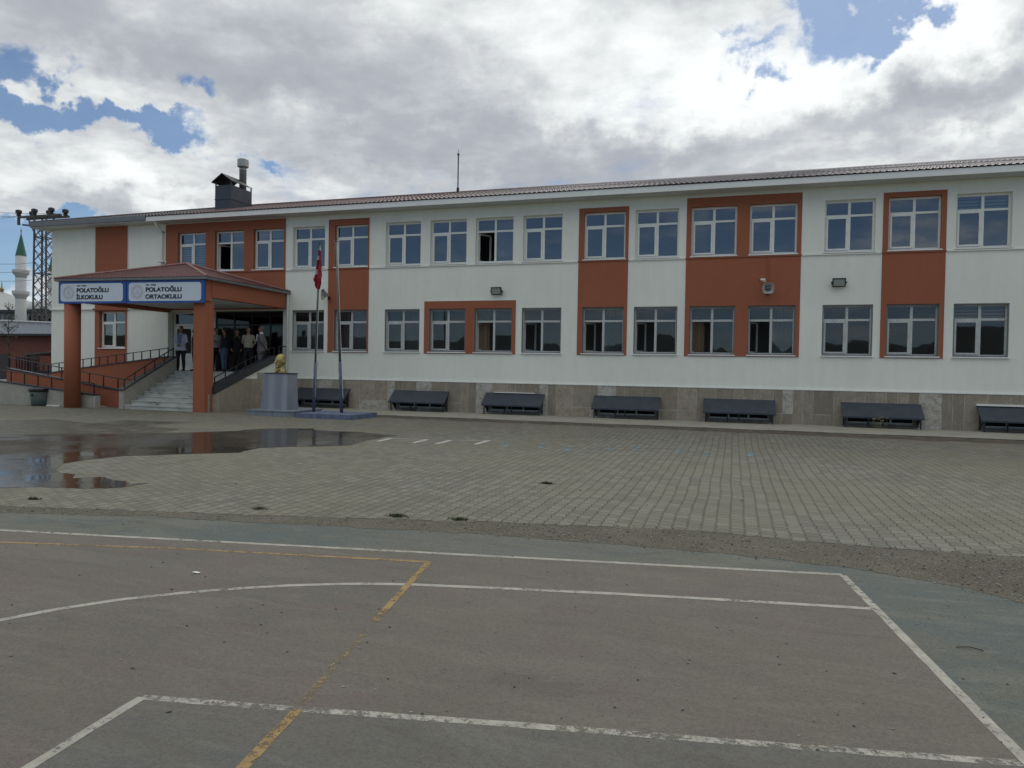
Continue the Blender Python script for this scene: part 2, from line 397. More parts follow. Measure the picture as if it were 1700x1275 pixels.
def f_pavers(t, pos, b, c):
    sp = t.node('ShaderNodeSeparateXYZ'); t.l.new(pos, sp.inputs[0])
    nw = t.noise(pos, .5, 3, .5); nw2 = t.noise(t.vm('ADD', pos, (9, 4, 2)), .45, 3, .5)
    X = t.m('ADD', sp.outputs[0], t.m('MULTIPLY', t.m('SUBTRACT', nw, .5), .09))
    Y = t.m('ADD', sp.outputs[1], t.m('MULTIPLY', t.m('SUBTRACT', nw2, .5), .12))
    v0 = t.m('DIVIDE', Y, .172)
    ps = t.m('FRACT', t.m('MULTIPLY', t.m('ROUND', t.m('DIVIDE', X, .154)), .5))
    tri = t.m('ABSOLUTE', t.m('SUBTRACT', t.m('FRACT', t.m('ADD', v0, ps)), .5))           # 0..0.5
    tri = t.sstep(tri, .14, .36, -1.0, 1.0)
    zx = t.m('ADD', X, t.m('MULTIPLY', tri, .009))
    u = t.m('DIVIDE', zx, .154); iu = t.m('FLOOR', u); fu = t.m('FRACT', u)
    par = t.m('FRACT', t.m('MULTIPLY', iu, .5))                            # 0 or .5
    v = t.m('ADD', v0, t.m('ADD', par, t.m('MULTIPLY', fu, .12))); iv = t.m('FLOOR', v); fv = t.m('FRACT', v)
    eu = t.m('MINIMUM', fu, t.m('SUBTRACT', 1.0, fu)); eu = t.m('MULTIPLY', eu, .154)
    ev = t.m('MINIMUM', fv, t.m('SUBTRACT', 1.0, fv)); ev = t.m('MULTIPLY', ev, .172)
    gapn = t.noise(pos, 14, 3, .6)
    ju = t.sstep(t.m('SUBTRACT', eu, t.m('MULTIPLY', gapn, .006)), .001, .006, 1, 0)
    jv = t.sstep(t.m('SUBTRACT', ev, t.m('MULTIPLY', gapn, .008)), .0, .006, .85, 0)
    joint = t.m('MULTIPLY', t.m('MAXIMUM', ju, jv), t.sstep(t.noise(pos, 4.5, 4, .7), .30, .62, .45, 1.0))
    cb = t.node('ShaderNodeCombineXYZ'); t.put(cb.inputs[0], iu); t.put(cb.inputs[1], iv)
    wn = t.node('ShaderNodeTexWhiteNoise', noise_dimensions='2D'); t.l.new(cb.outputs[0], wn.inputs['Vector'])
    n1 = t.noise(pos, .28, 5, .55); n2 = t.noise(t.vm('ADD', pos, (3, 8, 1)), 1.3, 6, .65); n3 = t.noise(pos, 45, 4, .65)
    col = t.mix(wn.outputs['Value'], tuple(x*.80 for x in c), tuple(x*1.20 for x in c))
    col = t.mix(t.sstep(n1, .38, .66, 0, .55), col, (c[0]*1.10, c[1]*1.02, c[2]*.86))
    col = t.mix(t.sstep(n2, .45, .75, 0, .55), col, (c[0]*.72, c[1]*.70, c[2]*.66))
    col = t.mix(t.sstep(n3, .35, .75, 0, .35), col, tuple(x*.7 for x in c))
    # sandy, dirt-strewn patches near the right edge and by the kerb
    n4 = t.noise(t.scale(pos, (.5, 1.4, 1)), .9, 7, .7)
    g1 = t.sstep(sp.outputs[1], -7.5, -3.0); g2 = t.m('MULTIPLY', t.sstep(sp.outputs[0], 1.5, 7.0), t.sstep(sp.outputs[1], -17, -12, 1, .6))
    gg = t.m('MAXIMUM', g1, g2)
    dirt = t.m('MULTIPLY', t.sstep(n4, .40, .66), gg)
    col = t.mix(t.m('MULTIPLY', dirt, .75), col, (.155, .132, .098))
    joint = t.m('MULTIPLY', joint, t.m('SUBTRACT', 1.0, t.m('MULTIPLY', dirt, .8)))
    col = t.mix(t.m('MULTIPLY', joint, .85), col, (.035, .032, .024))
    # yellowish old paint traces
    n5 = t.noise(t.vm('ADD', pos, (13, 2, 5)), 2.3, 4, .7)
    col = t.mix(t.m('MULTIPLY', t.sstep(n5, .70, .78), .35), col, (.30, .24, .12))
    # wet darkening around the puddle (a stain with its own outline)
    pv = t.vm('SUBTRACT', pos, (-15.0, -11.0, 0)); s2 = t.node('ShaderNodeSeparateXYZ'); t.l.new(pv, s2.inputs[0])
    qx = t.m('ADD', t.m('MULTIPLY', s2.outputs[0], .10), t.m('MULTIPLY', s2.outputs[1], -.075)); qy = t.m('ADD', t.m('MULTIPLY', s2.outputs[0], .12), t.m('MULTIPLY', s2.outputs[1], .20))
    q = t.m('ADD', t.m('MULTIPLY', qx, qx), t.m('MULTIPLY', qy, qy))
    wet = t.sstep(t.m('ADD', q, t.m('MULTIPLY', n4, 1.2)), .95, .70)
    col = t.mix(t.m('MULTIPLY', wet, .22), col, (.07, .066, .05))
    bp = t.node('ShaderNodeBump'); bp.inputs['Strength'].default_value = .9; bp.inputs['Distance'].default_value = .006
    h = t.m('ADD', t.m('MULTIPLY', joint, -1.0), t.m('ADD', t.m('MULTIPLY', n3, .35), t.m('MULTIPLY', wn.outputs['Value'], .25)))
    t.l.new(h, bp.inputs['Height']); t.l.new(bp.outputs[0], b.inputs['Normal'])
    return col
PAVERS = mat('interlocking_pavers', (.174, .170, .138), .85, fn=f_pavers, spec=.35)

def jag(a, b_, n, amp, seed=0.0, fade=True):
    """points from a to b (2D) with a ragged sideways wobble"""
    a, b_ = Vector(a[:2]), Vector(b_[:2]); d = b_-a; nr = Vector((-d.y, d.x)).normalized(); out = []
    for i in range(n):
        s_ = i/n; p = a+d*s_
        wv = mnoise.noise(Vector((p.x*1.7+seed, p.y*1.7, 0)))*1.0 + mnoise.noise(Vector((p.x*7+seed, p.y*7, 3)))*.6 + mnoise.noise(Vector((p.x*23+seed, p.y*23, 5)))*.35
        out.append(p+nr*wv*amp)
    return out
def chain(pts, n, amp, seed=0.0):
    o = []
    for a, b_ in zip(pts[:-1], pts[1:]): o += jag(a, b_, n, amp, seed)
    o.append(Vector(pts[-1][:2])); return o
# paving front edge (pixels of the photo turned to ground points)
pe = [atZ(*q) for q in ((0, 840), (420, 856), (850, 868), (1150, 881), (1400, 905), (1700, 926))]
pe = [Vector((pe[0].x-22, pe[0].y-3.0, 0))] + pe + [Vector((22, pe[-1].y+.3, 0))]
fr = chain(pe, 24, .03, 1)
pav = MB()
for a, b_ in zip(fr[:-1], fr[1:]):
    pr = [(-6.9)]
    pav.quad((a.x, a.y, .004), (b_.x, b_.y, .004), (b_.x, -6.9, .004), (a.x, -6.9, .004))
    pav.quad((a.x, -6.9, .004), (b_.x, -6.9, .004), (b_.x, -5.3, GZ+.004), (a.x, -5.3, GZ+.004))
    pav.quad((a.x, -5.3, GZ+.004), (b_.x, -5.3, GZ+.004), (b_.x, -.02, GZ+.004), (a.x, -.02, GZ+.004))
struct(pav.build('pavement', PAVERS))

# court surface
def f_court(base, alt, alt2):
    def fn(t, pos, b, c):
        n1 = t.noise(pos, .45, 5, .6); n2 = t.noise(t.scale(pos, (1, 2.0, 1)), 1.6, 7, .68); n3 = t.noise(pos, 38, 5, .75); n4 = t.noise(pos, 120, 3, .7)
        n6 = t.noise(t.scale(pos, (3.5, 1.0, 1)), 2.3, 6, .7, 1.0)
        col = t.mix(t.sstep(n1, .36, .64), base, alt)
        col = t.mix(t.sstep(n2, .46, .70, 0, .65), col, alt2)
        n7 = t.noise(t.vm('ADD', pos, (4, 1, 7)), .8, 5, .65)
        col = t.mix(t.sstep(n7, .46, .62, 0, .7), col, (.146, .138, .108))
        n8 = t.noise(t.scale(pos, (1.0, 4.0, 1)), .9, 6, .72, .8)
        col = t.mix(t.sstep(n8, .50, .60, 0, .55), col, tuple(x*1.28 for x in alt))
        col = t.mix(t.sstep(n8, .44, .36, 0, .55), col, tuple(x*.74 for x in base))
        col = t.mix(t.sstep(n6, .62, .74, 0, .35), col, tuple(x*1.35 for x in base))
        col = t.mix(t.sstep(n3, .42, .66, 0, .38), col, tuple(x*.45 for x in base))
        col = t.mix(t.sstep(n4, .52, .70, 0, .5), col, tuple(x*1.7 for x in alt))
        n5 = t.noise(pos, 150, 3, .6)
        col = t.mix(t.sstep(n5, .60, .66, 0, .8), col, (.035, .03, .026))
        bp = t.node('ShaderNodeBump'); bp.inputs['Strength'].default_value = .8; bp.inputs['Distance'].default_value = .004
        t.l.new(t.m('ADD', n3, n4), bp.inputs['Height']); t.l.new(bp.outputs[0], b.inputs['Normal'])
        return col
    return fn
COURTOUT = mat('faded_green_asphalt', rough=.85, spec=.35, fn=f_court((.096, .120, .118), (.130, .134, .116), (.146, .134, .102)))
COURTIN = mat('faded_red_asphalt', rough=.85, spec=.35, fn=f_court((.156, .136, .119), (.134, .125, .101), (.162, .121, .115)))
COURTKEY = mat('faded_blue_asphalt', rough=.85, spec=.35, fn=f_court((.144, .130, .110), (.126, .123, .109), (.100, .110, .113)))

A2 = lambda px, py: Vector(atZ(px, py)[:2])
cornerR = A2(1398, 955)
sideL = A2(0, 881)
sdir = (A2(850, 921)-A2(0, 881)).normalized(); sdir = (cornerR-sideL).normalized()
bdir = (A2(1700, 1262)-cornerR).normalized()
farL = cornerR - sdir*24; nearR = cornerR + bdir*7
edge = [A2(*q) for q in ((0, 851), (250, 858), (500, 872), (850, 890), (1200, 920), (1450, 947), (1600, 976), (1700, 1006))]
edge = [edge[0]-sdir*16] + edge + [Vector((3.6, -20.5)), Vector((4.4, -24)), Vector((5, -32))]
ed = chain([q+Vector((.25, .35)) for q in edge], 20, .03, 5)
ct = MB()
for a, b_ in zip(ed[:-1], ed[1:]):
    pass
poly = [(p.x, p.y, .004) for p in ed] + [(-26, -32, .004)]
def tri_sheet(pts, z, name, m, kind='structure'):
    from mathutils.geometry import tessellate_polygon
    P = [Vector((p[0], p[1], z)) for p in pts]
    tr = tessellate_polygon([P]); me = bpy.data.meshes.new(name)
    tr = [t_ if (P[t_[1]]-P[t_[0]]).cross(P[t_[2]]-P[t_[0]]).z > 0 else t_[::-1] for t_ in tr]
    me.from_pydata([tuple(p) for p in P], [], [tuple(t_) for t_ in tr]); me.materials.append(m); me.update()
    o = bpy.data.objects.new(name, me); COL.objects.link(o)
    if kind: o['kind'] = kind
    return o
tri_sheet(poly, .004, 'court', COURTOUT)
tri_sheet([farL, cornerR, nearR, farL+(nearR-cornerR)], .0055, 'court_playing_area', COURTIN)
kA, kB, kC = A2(236, 1160), A2(1694, 1270), A2(60, 1269)
kd = (kC-kA).normalized()
tri_sheet([kA, kB, kB+kd*6, kA+kd*6], .007, 'court_key_area', COURTKEY)

def f_gravel(t, pos, b, c):
    n = t.noise(pos, 1.2, 6, .6); vo = t.node('ShaderNodeTexVoronoi'); vo.inputs['Scale'].default_value = 75; t.l.new(pos, vo.inputs['Vector'])
    n3 = t.noise(pos, 130, 3, .6)
    col = t.mix(t.sstep(n, .35, .65), (.128, .115, .078), (.190, .175, .130))
    sp = t.node('ShaderNodeSeparateColor'); t.l.new(vo.outputs['Color'], sp.inputs[0])
    col = t.mix(t.sstep(sp.outputs[0], .55, 1.0, 0, .55), col, (.33, .31, .27))
    col = t.mix(t.sstep(vo.outputs['Distance'], .35, .75, 0, .6), col, (.045, .038, .028))
    col = t.mix(t.sstep(n3, .45, .7, 0, .5), col, (.09, .08, .06))
    bp = t.node('ShaderNodeBump'); bp.inputs['Strength'].default_value = 1; bp.inputs['Distance'].default_value = .012
    t.l.new(t.m('SUBTRACT', n3, vo.outputs['Distance']), bp.inputs['Height']); t.l.new(bp.outputs[0], b.inputs['Normal'])
    return col
GRAVEL = mat('gravelly_dirt', rough=.95, fn=f_gravel)
g_in = [Vector(p[:2])+Vector((0, -.02)) for p in pe[1:-1]]
g_in = [g_in[0]-sdir*16] + g_in + [Vector((6.5, g_in[-1].y+.2)), Vector((10.5, g_in[-1].y+.0))]
g_out = [q+Vector((0, -.01)) for q in edge[:-1]] + [Vector((5, -27))]
top = chain(g_in, 40, .05, 11); bot = chain(g_out, 60, .085, 17)
tri_sheet(top + [Vector((11, -27))] + bot[::-1], .0062, 'gravel_strip', GRAVEL)

# pebbles of the strip and loose grit on the court
def inpoly(p, poly_):
    c = False; n = len(poly_); j = n-1
    for i in range(n):
        a, b_ = poly_[i], poly_[j]
        if ((a[1] > p[1]) != (b_[1] > p[1])) and (p[0] < (b_[0]-a[0])*(p[1]-a[1])/(b_[1]-a[1])+a[0]): c = not c
        j = i
    return c
def pebbles(name, n, sampler, smin, smax, z, mats, label_kind='stuff'):
    m = MB(); cnt = 0; tries = 0
    while cnt < n and tries < n*20:
        tries += 1; p = sampler()
        if p is None: continue
        s_ = smin+(smax-smin)*random.random()**3; cnt += 1
        a = random.random()*PI; ca, sa = math.cos(a), math.sin(a); nb = len(m.v)
        sx_, sy_, sz_ = s_*random.uniform(.8, 1.5), s_*random.uniform(.5, .9), s_*random.uniform(.35, .7)
        for q in ((1, 0, .3), (0, 1, .3), (-1, 0, .3), (0, -1, .3), (.1, .1, 1), (0, 0, -.3)):
            x, y, zc = q[0]*sx_*random.uniform(.8, 1.2), q[1]*sy_*random.uniform(.8, 1.2), q[2]*sz_
            m.v.append((p[0]+x*ca-y*sa, p[1]+x*sa+y*ca, z+zc))
        mi = random.choices(range(len(mats)), [3, 3, 2][:len(mats)])[0]
        for q in ((0, 1, 4), (1, 2, 4), (2, 3, 4), (3, 0, 4), (1, 0, 5), (2, 1, 5), (3, 2, 5), (0, 3, 5)):
            m.f.append(tuple(nb+i for i in q)); m.mi.append(mi)
    o = m.build(name, mats); o['kind'] = label_kind; return o
PEB1 = mat('pebble_brown', (.17, .15, .115), .9); PEB2 = mat('pebble_grey', (.27, .26, .235), .9); PEB3 = mat('pebble_dark', (.05, .045, .04), .9)
gpoly = [tuple(p) for p in (top+[Vector((11, -27))]+bot[::-1])]
def samp_g():
    p = (random.uniform(-10, 5.5), random.uniform(-22, -16.5))
    if not inpoly(p, gpoly): return None
    return (p[0]+random.gauss(0, .05), p[1]+random.gauss(0, .09))
o = pebbles('gravel', 11000, samp_g, .003, .016, .0075, [PEB1, PEB2, PEB3]); tag(o, 'loose small gravel lying on the dirt strip beside the court', 'gravel')
def samp_c():
    y = -19.0-3.8*random.random(); return (random.uniform(-7, 3.2), y)
o = pebbles('grit', 1100, samp_c, .002, .0115, .0075, [PEB3, PEB1, PEB2]); tag(o, 'scattered dark grit and crumbs on the worn court surface', 'grit')
def samp_p():
    x = random.uniform(-13, 9); y = -3.35-abs(random.gauss(0, .35)); return (x, y)
o = pebbles('kerb_debris', 2600, samp_p, .006, .028, GZ+.006, [PEB1, PEB3, PEB2]); tag(o, 'dirt crumbs washed up along the foot of the walkway kerb', 'debris')
def samp_q():
    return (random.uniform(-12, 8), random.uniform(-17, -4))
o = pebbles('paving_litter', 260, samp_q, .006, .02, .008, [PEB3, PEB1]); tag(o, 'tiny dark specks of litter scattered over the paving blocks', 'litter')

# court markings
def f_paint(thr, soft):
    def make(name, color):
        m = bpy.data.materials.new(name); m.use_nodes = True; t = NT(m.node_tree); b = m.node_tree.nodes['Principled BSDF']
        b.inputs['Roughness'].default_value = .8
        geo = t.node('ShaderNodeNewGeometry'); pos = geo.outputs['Position']
        n = t.noise(pos, 75, 5, .8); n2 = t.noise(pos, 1.6, 4, .6); n3 = t.noise(pos, 7, 4, .6)
        col = t.mix(t.sstep(n3, .3, .7), tuple(x*.82 for x in color), tuple(min(1, x*1.1) for x in color)); t.put(b.inputs['Base Color'], col)
        n4 = t.noise(pos, 22, 5, .7)
        f = t.m('ADD', t.m('MULTIPLY', t.m('ADD', n, n4), .3), t.m('ADD', t.m('MULTIPLY', n2, .28), t.m('MULTIPLY', n3, .12)))
        t.put(b.inputs['Alpha'], t.sstep(f, thr, thr+soft)); MATS[name] = m; return m
    return make
PWHITE = f_paint(.40, .09)('worn_white_line_paint', (.36, .345, .295))
PWHITE2 = f_paint(.455, .08)('very_worn_white_line_paint', (.36, .345, .295))
PYEL = f_paint(.435, .07)('worn_yellow_line_paint', (.30, .205, .085))
PYELF = f_paint(.50, .05)('faded_yellow_line_paint', (.27, .20, .10))
def line_mark(name, pts, wd, m, z=.0066, label=None):
    pts = [Vector(p[:2]) for p in pts]; mb = MB(); L = []
    dense = []
    for a, b_ in zip(pts[:-1], pts[1:]):
        n = max(2, int((b_-a).length/.12))
        for i in range(n): dense.append(a+(b_-a)*i/n)
    dense.append(pts[-1])
    for i, p in enumerate(dense):
        d = (dense[min(i+1, len(dense)-1)]-dense[max(i-1, 0)]).normalized(); n_ = Vector((-d.y, d.x))
        e1 = mnoise.noise(Vector((p.x*9, p.y*9, 1)))*.006; e2 = mnoise.noise(Vector((p.x*9, p.y*9, 7)))*.006
        L.append((p+n_*(wd/2+e1), p-n_*(wd/2+e2)))
    for (a, b_), (c, d) in zip(L[:-1], L[1:]): mb.quad((a.x, a.y, z), (b_.x, b_.y, z), (d.x, d.y, z), (c.x, c.y, z))
    o = mb.build(name, m); o['kind'] = 'structure'; return o
line_mark('court_side_line', [farL, cornerR], .06, PWHITE)
line_mark('court_end_line', [cornerR+bdir*.026, nearR], .062, PWHITE, .0070)
arc = [A2(*q) for q in ((-60, 1046), (0, 1031), (100, 1012), (200, 997), (300, 986), (400, 978), (480, 973.5), (560, 971), (620, 970.5), (690, 972))]
p0 = A2(1450, 1012)
line_mark('court_three_point_line', arc+[A2(850, 979), A2(1000, 986), A2(1200, 997), p0], .060, PWHITE, .0074)
line_mark('court_key_line', [kA, A2(500, 1180), A2(850, 1205), A2(1200, 1233), kB], .055, PWHITE2, .0080)
line_mark('court_key_side_line', [kA+Vector((0, 0)), kC, kC+kd*.6], .055, PWHITE, .0084)
line_mark('court_yellow_side_line', [A2(0, 901)-sdir*5, A2(0, 901), A2(300, 912), A2(712, 934)], .050, PYEL, .0070)
line_mark('court_yellow_cross_line', [A2(712, 934), A2(620, 1035)], .055, PYEL, .0080)
line_mark('court_faded_yellow_line', [A2(620, 1035), A2(540, 1125), A2(495, 1180)], .05, PYELF, .0074)
line_mark('court_yellow_near_line', [A2(495, 1180), A2(400, 1280)], .055, PYEL, .0090)

# hopscotch / letters painted on the paving
MW = f_paint(.37, .1)('faded_white_mark_paint', (.46, .46, .42)); MBL = f_paint(.43, .1)('faded_blue_mark_paint', (.12, .30, .42))
def mark(pts, wd, m, n_, z=.006): line_mark(n_, [A2(*q) for q in pts], wd, m, z)
for q in (((595, 731), (622, 727.5)), ((627, 733), (650, 728)), ((686, 735.5), (710, 730)), ((724, 737), (749, 731)), ((789, 738), (812, 731.5))):
    mark(q, .11, MW, 'white_paving_mark')
for q in (((622, 727.5), (650, 728)), ((650, 728), (710, 730)), ((749, 731), (812, 731.5))): mark(q, .05, MW, 'white_paving_mark')
for x, y in ((838, 738), (900, 740), (942, 745), (1010, 744), (1058, 746), (1127, 749), (1174, 754), (1245, 754)):
    mark(((x-6, y+2.5), (x+5, y+1.5)), .14, MBL, 'blue_paving_mark'); mark(((x-4, y-2.5), (x+7, y-3.0)), .10, MBL, 'blue_paving_mark', .0075)

# puddles: still water with wind ripples on its left part
def f_water():
    m = bpy.data.materials.new('puddle_water'); m.use_nodes = True; t = NT(m.node_tree); t.n.clear()
    geo = t.node('ShaderNodeNewGeometry'); pos = geo.outputs['Position']
    gl = t.node('ShaderNodeBsdfGlossy'); gl.inputs['Roughness'].default_value = .01
    df = t.node('ShaderNodeBsdfDiffuse'); df.inputs['Color'].default_value = (.055, .046, .034, 1)
    sp = t.node('ShaderNodeSeparateXYZ'); t.l.new(pos, sp.inputs[0])
    rn = t.noise(t.scale(pos, (1.0, 4.5, 1)), 3.5, 4, .65, .8)
    a = t.sstep(sp.outputs[0], -11.5, -14.0, .0, 1.0)
    n2 = t.noise(pos, .8, 3, .5)
    amt = t.m('MULTIPLY', t.m('ADD', t.m('MULTIPLY', a, 1.0), .05), t.sstep(n2, .40, .58, .15, 1.0), clamp=True)
    bp = t.node('ShaderNodeBump'); bp.inputs['Distance'].default_value = .10; t.put(bp.inputs['Strength'], amt)
    t.l.new(rn, bp.inputs['Height']); t.l.new(bp.outputs[0], gl.inputs['Normal'])
    fr = t.node('ShaderNodeFresnel'); fr.inputs[0].default_value = 1.33; t.l.new(bp.outputs[0], fr.inputs['Normal'])
    mx = t.node('ShaderNodeMixShader'); t.l.new(t.m('MULTIPLY', fr.outputs[0], 1.0), mx.inputs[0]); t.l.new(df.outputs[0], mx.inputs[1]); t.l.new(gl.outputs[0], mx.inputs[2])
    o = t.node('ShaderNodeOutputMaterial'); t.l.new(mx.outputs[0], o.inputs[0]); return m
WATER = f_water()
pud = [(662, 723.5), (640, 721), (600, 717), (560, 716), (520, 713.5), (522, 711.5), (480, 711), (430, 712), (405, 713.5), (395, 715), (365, 716), (330, 717.5), (260, 719), (200, 720), (120, 720), (0, 722), (-60, 724), (-60, 812),
       (0, 809.5), (60, 809), (110, 810.5), (150, 811), (200, 809.5), (232, 804), (250, 801.5), (214, 803), (208, 798), (186, 796), (176, 792), (150, 792), (120, 794), (124, 788), (100, 785), (92, 780), (100, 774), (110, 769), (140, 764), (175, 760), (205, 757), (245, 756), (330, 753), (398, 751.5), (402, 749), (430, 744), (480, 741.5), (540, 741), (585, 739), (598, 734.5), (620, 729), (640, 725)]
pg = [atZ(*q, .007) for q in pud]
pc = chain(pg+[pg[0]], 8, .055, 3)
def damp():
    m = bpy.data.materials.new('damp_stain'); m.use_nodes = True; t = NT(m.node_tree); b = m.node_tree.nodes['Principled BSDF']
    b.inputs['Base Color'].default_value = (.050, .042, .028, 1); b.inputs['Roughness'].default_value = .35
    geo = t.node('ShaderNodeNewGeometry'); n = t.noise(t.scale(geo.outputs['Position'], (.6, 1.5, 1)), 2.4, 7, .72, .6); n2 = t.noise(geo.outputs['Position'], 16, 4, .6)
    f = t.m('ADD', t.m('MULTIPLY', n, .8), t.m('MULTIPLY', n2, .2)); t.put(b.inputs['Alpha'], t.sstep(f, .40, .66, .12, .72)); return m
DAMP = damp()
ctr_ = [Vector(p[:2]) for p in pc[:-1]]; dp_ = []
for i, p in enumerate(ctr_):
    d = (ctr_[(i+2) % len(ctr_)]-ctr_[i-2]); nn = Vector((d.y, -d.x)).normalized(); dp_.append(p-nn*(.10+.16*abs(mnoise.noise(Vector((p.x*1.3, p.y*1.3, 9)))*2)))
struct(tri_sheet(dp_, .0055, 'damp_margin', DAMP))
ws = [atZ(*q, .02) for q in ((-80, 726), (0, 722), (120, 720), (260, 719), (300, 712), (240, 706), (330, 700), (210, 697), (150, 702), (90, 695), (0, 697), (-80, 698))]
ws = [Vector((p.x, min(p.y, -5.4), 0)) for p in ws]
wc = chain(ws+[ws[0]], 10, .12, 8)
struct(tri_sheet(pc[:-1], .007, 'puddle', WATER))

wm = MB()
wz = lambda y: gz(y)+.0075
wp = [(p.x, p.y) for p in wc[:-1]]
from mathutils.geometry import tessellate_polygon as _tp
WP = [Vector((a_, b_, wz(b_))) for a_, b_ in wp]
for t_ in _tp([[Vector((a_, b_, 0)) for a_, b_ in wp]]): wm.poly([WP[i] for i in t_])
wo_ = wm.build('wet_streaks', DAMP); wo_['kind'] = 'structure'

# ------------------------------------------------------------------ walkway and kerb along the building
wk = MB()
wk.box(-17.2, 22, -3.1, -.03, GZ+.004, .105); wk.build('walkway', mat('walkway_concrete', (.30, .285, .235), .9, var=.16, vscale=1.4, bump=.4))['kind'] = 'structure'
kb = MB()
x = -13.0
while x < 22:
    kb.box(x, x+.985, -3.2, -3.102, GZ+.004, .110+random.uniform(-.004, .004)); x += 1.0
struct(kb.build('kerb', mat('kerb_concrete', (.17, .155, .125), .95, var=.35, vscale=3, bump=.6)))
db = MB()
a = chain([Vector((-12.8, -3.75)), Vector((-4, -3.85)), Vector((4, -4.1)), Vector((21, -4.4))], 90, .26, 30)
for p, q in zip(a[:-1], a[1:]):
    db.quad((p.x, p.y, GZ+.008), (q.x, q.y, GZ+.008), (q.x, -3.21, GZ+.03), (p.x, -3.21, GZ+.03))
struct(db.build('dirt_strip', mat('kerb_silt', (.085, .070, .047), .95, var=.45, vscale=4, bump=1, bscale=40)))

# ------------------------------------------------------------------ school building
B = thing('school_building', 'long two-storey white school building with rust-orange panels and a low red metal roof', 'building', (-10, 0, 0))
FZ0, EZ = 1.48, 7.91
UPX = [-22.48, -20.53, -18.58, -16.65, -14.70, -12.42, -10.52, -8.66, -6.79, -4.51, -2.66, -.75, 1.16, 3.48, 5.36, 7.25, 9.53]
LOX = UPX[3:]
UZ = (5.76, 7.45); LZ = (2.39, 4.05); WW = .75
upper = [(x-WW, x+WW) + UZ for x in UPX]; lower = [(x-WW, x+WW) + LZ for x in LOX]
wing_win = (-27.55, -26.05, 2.43, 4.08)
entry = (-23.7, -17.83, FZ0, 4.05)
XL, XR = -30.4, 21.5
panels = [  # x0,x1,z0,z1
    (-27.79, -25.93, .6, 7.90), (-23.84, -17.72, 4.10, 7.84), (-15.72, -13.87, 2.33, 7.68), (-11.47, -7.76, 2.33, 4.34),
    (-5.44, -3.64, 2.33, 7.60), (-1.66, 2.04, 2.33, 7.76), (4.44, 6.24, 2.33, 7.60)]
def holes_sheet(x0, x1, z0, z1, holes, y, mb, mi=0):
    hs = [h for h in holes if h[0] < x1 and h[1] > x0 and h[2] < z1 and h[3] > z0]
    xs = sorted(set([x0, x1] + [min(max(v, x0), x1) for h in hs for v in h[:2]])); zs = sorted(set([z0, z1] + [min(max(v, z0), z1) for h in hs for v in h[2:]]))
    for a, b_ in zip(xs[:-1], xs[1:]):
        for c, d in zip(zs[:-1], zs[1:]):
            mx_, mz = (a+b_)/2, (c+d)/2
            if any(h[0] < mx_ < h[1] and h[2] < mz < h[3] for h in hs): continue
            mb.quad((a, y, c), (b_, y, c), (b_, y, d), (a, y, d), mi)
allh = upper+lower+[wing_win, entry]
hood_x = [(-16.93, -14.70), (-12.62, -10.43), (-8.81, -6.66), (-4.69, -2.48), (-.89, 1.27), (3.42, 5.59), (7.26, 9.45)]
wl = MB()
holes_sheet(XL, XR, 0, EZ, allh+[(a-.12, b_+.12, .05, 1.0) for a, b_ in hood_x], 0, wl)
def inpanel(h): return any(p[0]-.01 < h[0] and h[1] < p[1]+.01 and p[2]-.2 < h[2] and h[3] < p[3]+.1 for p in panels)
for h in allh:
    x0, x1, z0, z1 = h; dpt = .26 if h is not entry else .5; mi = 1 if (inpanel(h) and h is not entry) else 0
    wl.quad((x0, 0, z0), (x0, 0, z1), (x0, dpt, z1), (x0, dpt, z0), mi).quad((x1, 0, z0), (x1, dpt, z0), (x1, dpt, z1), (x1, 0, z1), mi)
    wl.quad((x0, 0, z1), (x1, 0, z1), (x1, dpt, z1), (x0, dpt, z1), mi).quad((x0, 0, z0), (x0, dpt, z0), (x1, dpt, z0), (x1, 0, z0), mi)
wl.quad((XL, 0, 0), (XL, 0, EZ), (XL, 13, EZ), (XL, 13, 0)).quad((XR, 0, 0), (XR, 13, 0), (XR, 13, EZ), (XR, 0, EZ)).quad((XL, 13, 0), (XR, 13, 0), (XR, 13, EZ), (XL, 13, EZ))
wl.build('wall', [WHITE, ORANGE], B)
for p in panels:
    pm = MB(); x0, x1, z0, z1 = p; T = -.018
    holes_sheet(x0, x1, z0, z1, upper+lower+[wing_win], T, pm)
    pm.build('orange_panel', ORANGE, B)
    tm = MB(); e = .02
    zb = z0
    tm.box(x0-e, x0, T-.006, -.001, zb, z1+e).box(x1, x1+e, T-.006, -.001, zb, z1+e).box(x0, x1, T-.006, -.001, z1, z1+e)
    for a, b_ in [(h[0], h[1]) for h in upper+lower+[wing_win] if False]: pass
    tm.build('panel_edging', TRIM, B)
# mouldings
cuts = [(p[0]-.02, p[1]+.02) for p in panels if p[2] < 5.6 and p[3] > 5.8 and p[0] > -24]
xc_ = -23.86
for a_, b_ in cuts+[(XR, XR)]:
    if a_ > xc_+.05: mo = MB(); mo.box(xc_, a_, -.045, -.001, 5.675, 5.715); mo.build('string_course', WHITE, B)
    if b_ > a_: mo = MB(); mo.box(a_+.001, b_-.001, -.046, -.019, 5.675, 5.715); mo.build('string_course', ORANGE, B)
    xc_ = b_
for a_, b_ in ((XL-.03, -27.86), (-25.86, -23.75)):
    mo = MB(); mo.box(a_, b_, -.07, -.002, 4.16, 4.22); mo.build('wing_ledge', WHITE, B)
mo = MB(); mo.box(-27.85, -25.87, -.09, -.019, 4.13, 4.22); mo.build('wing_ledge_orange', ORANGE, B)
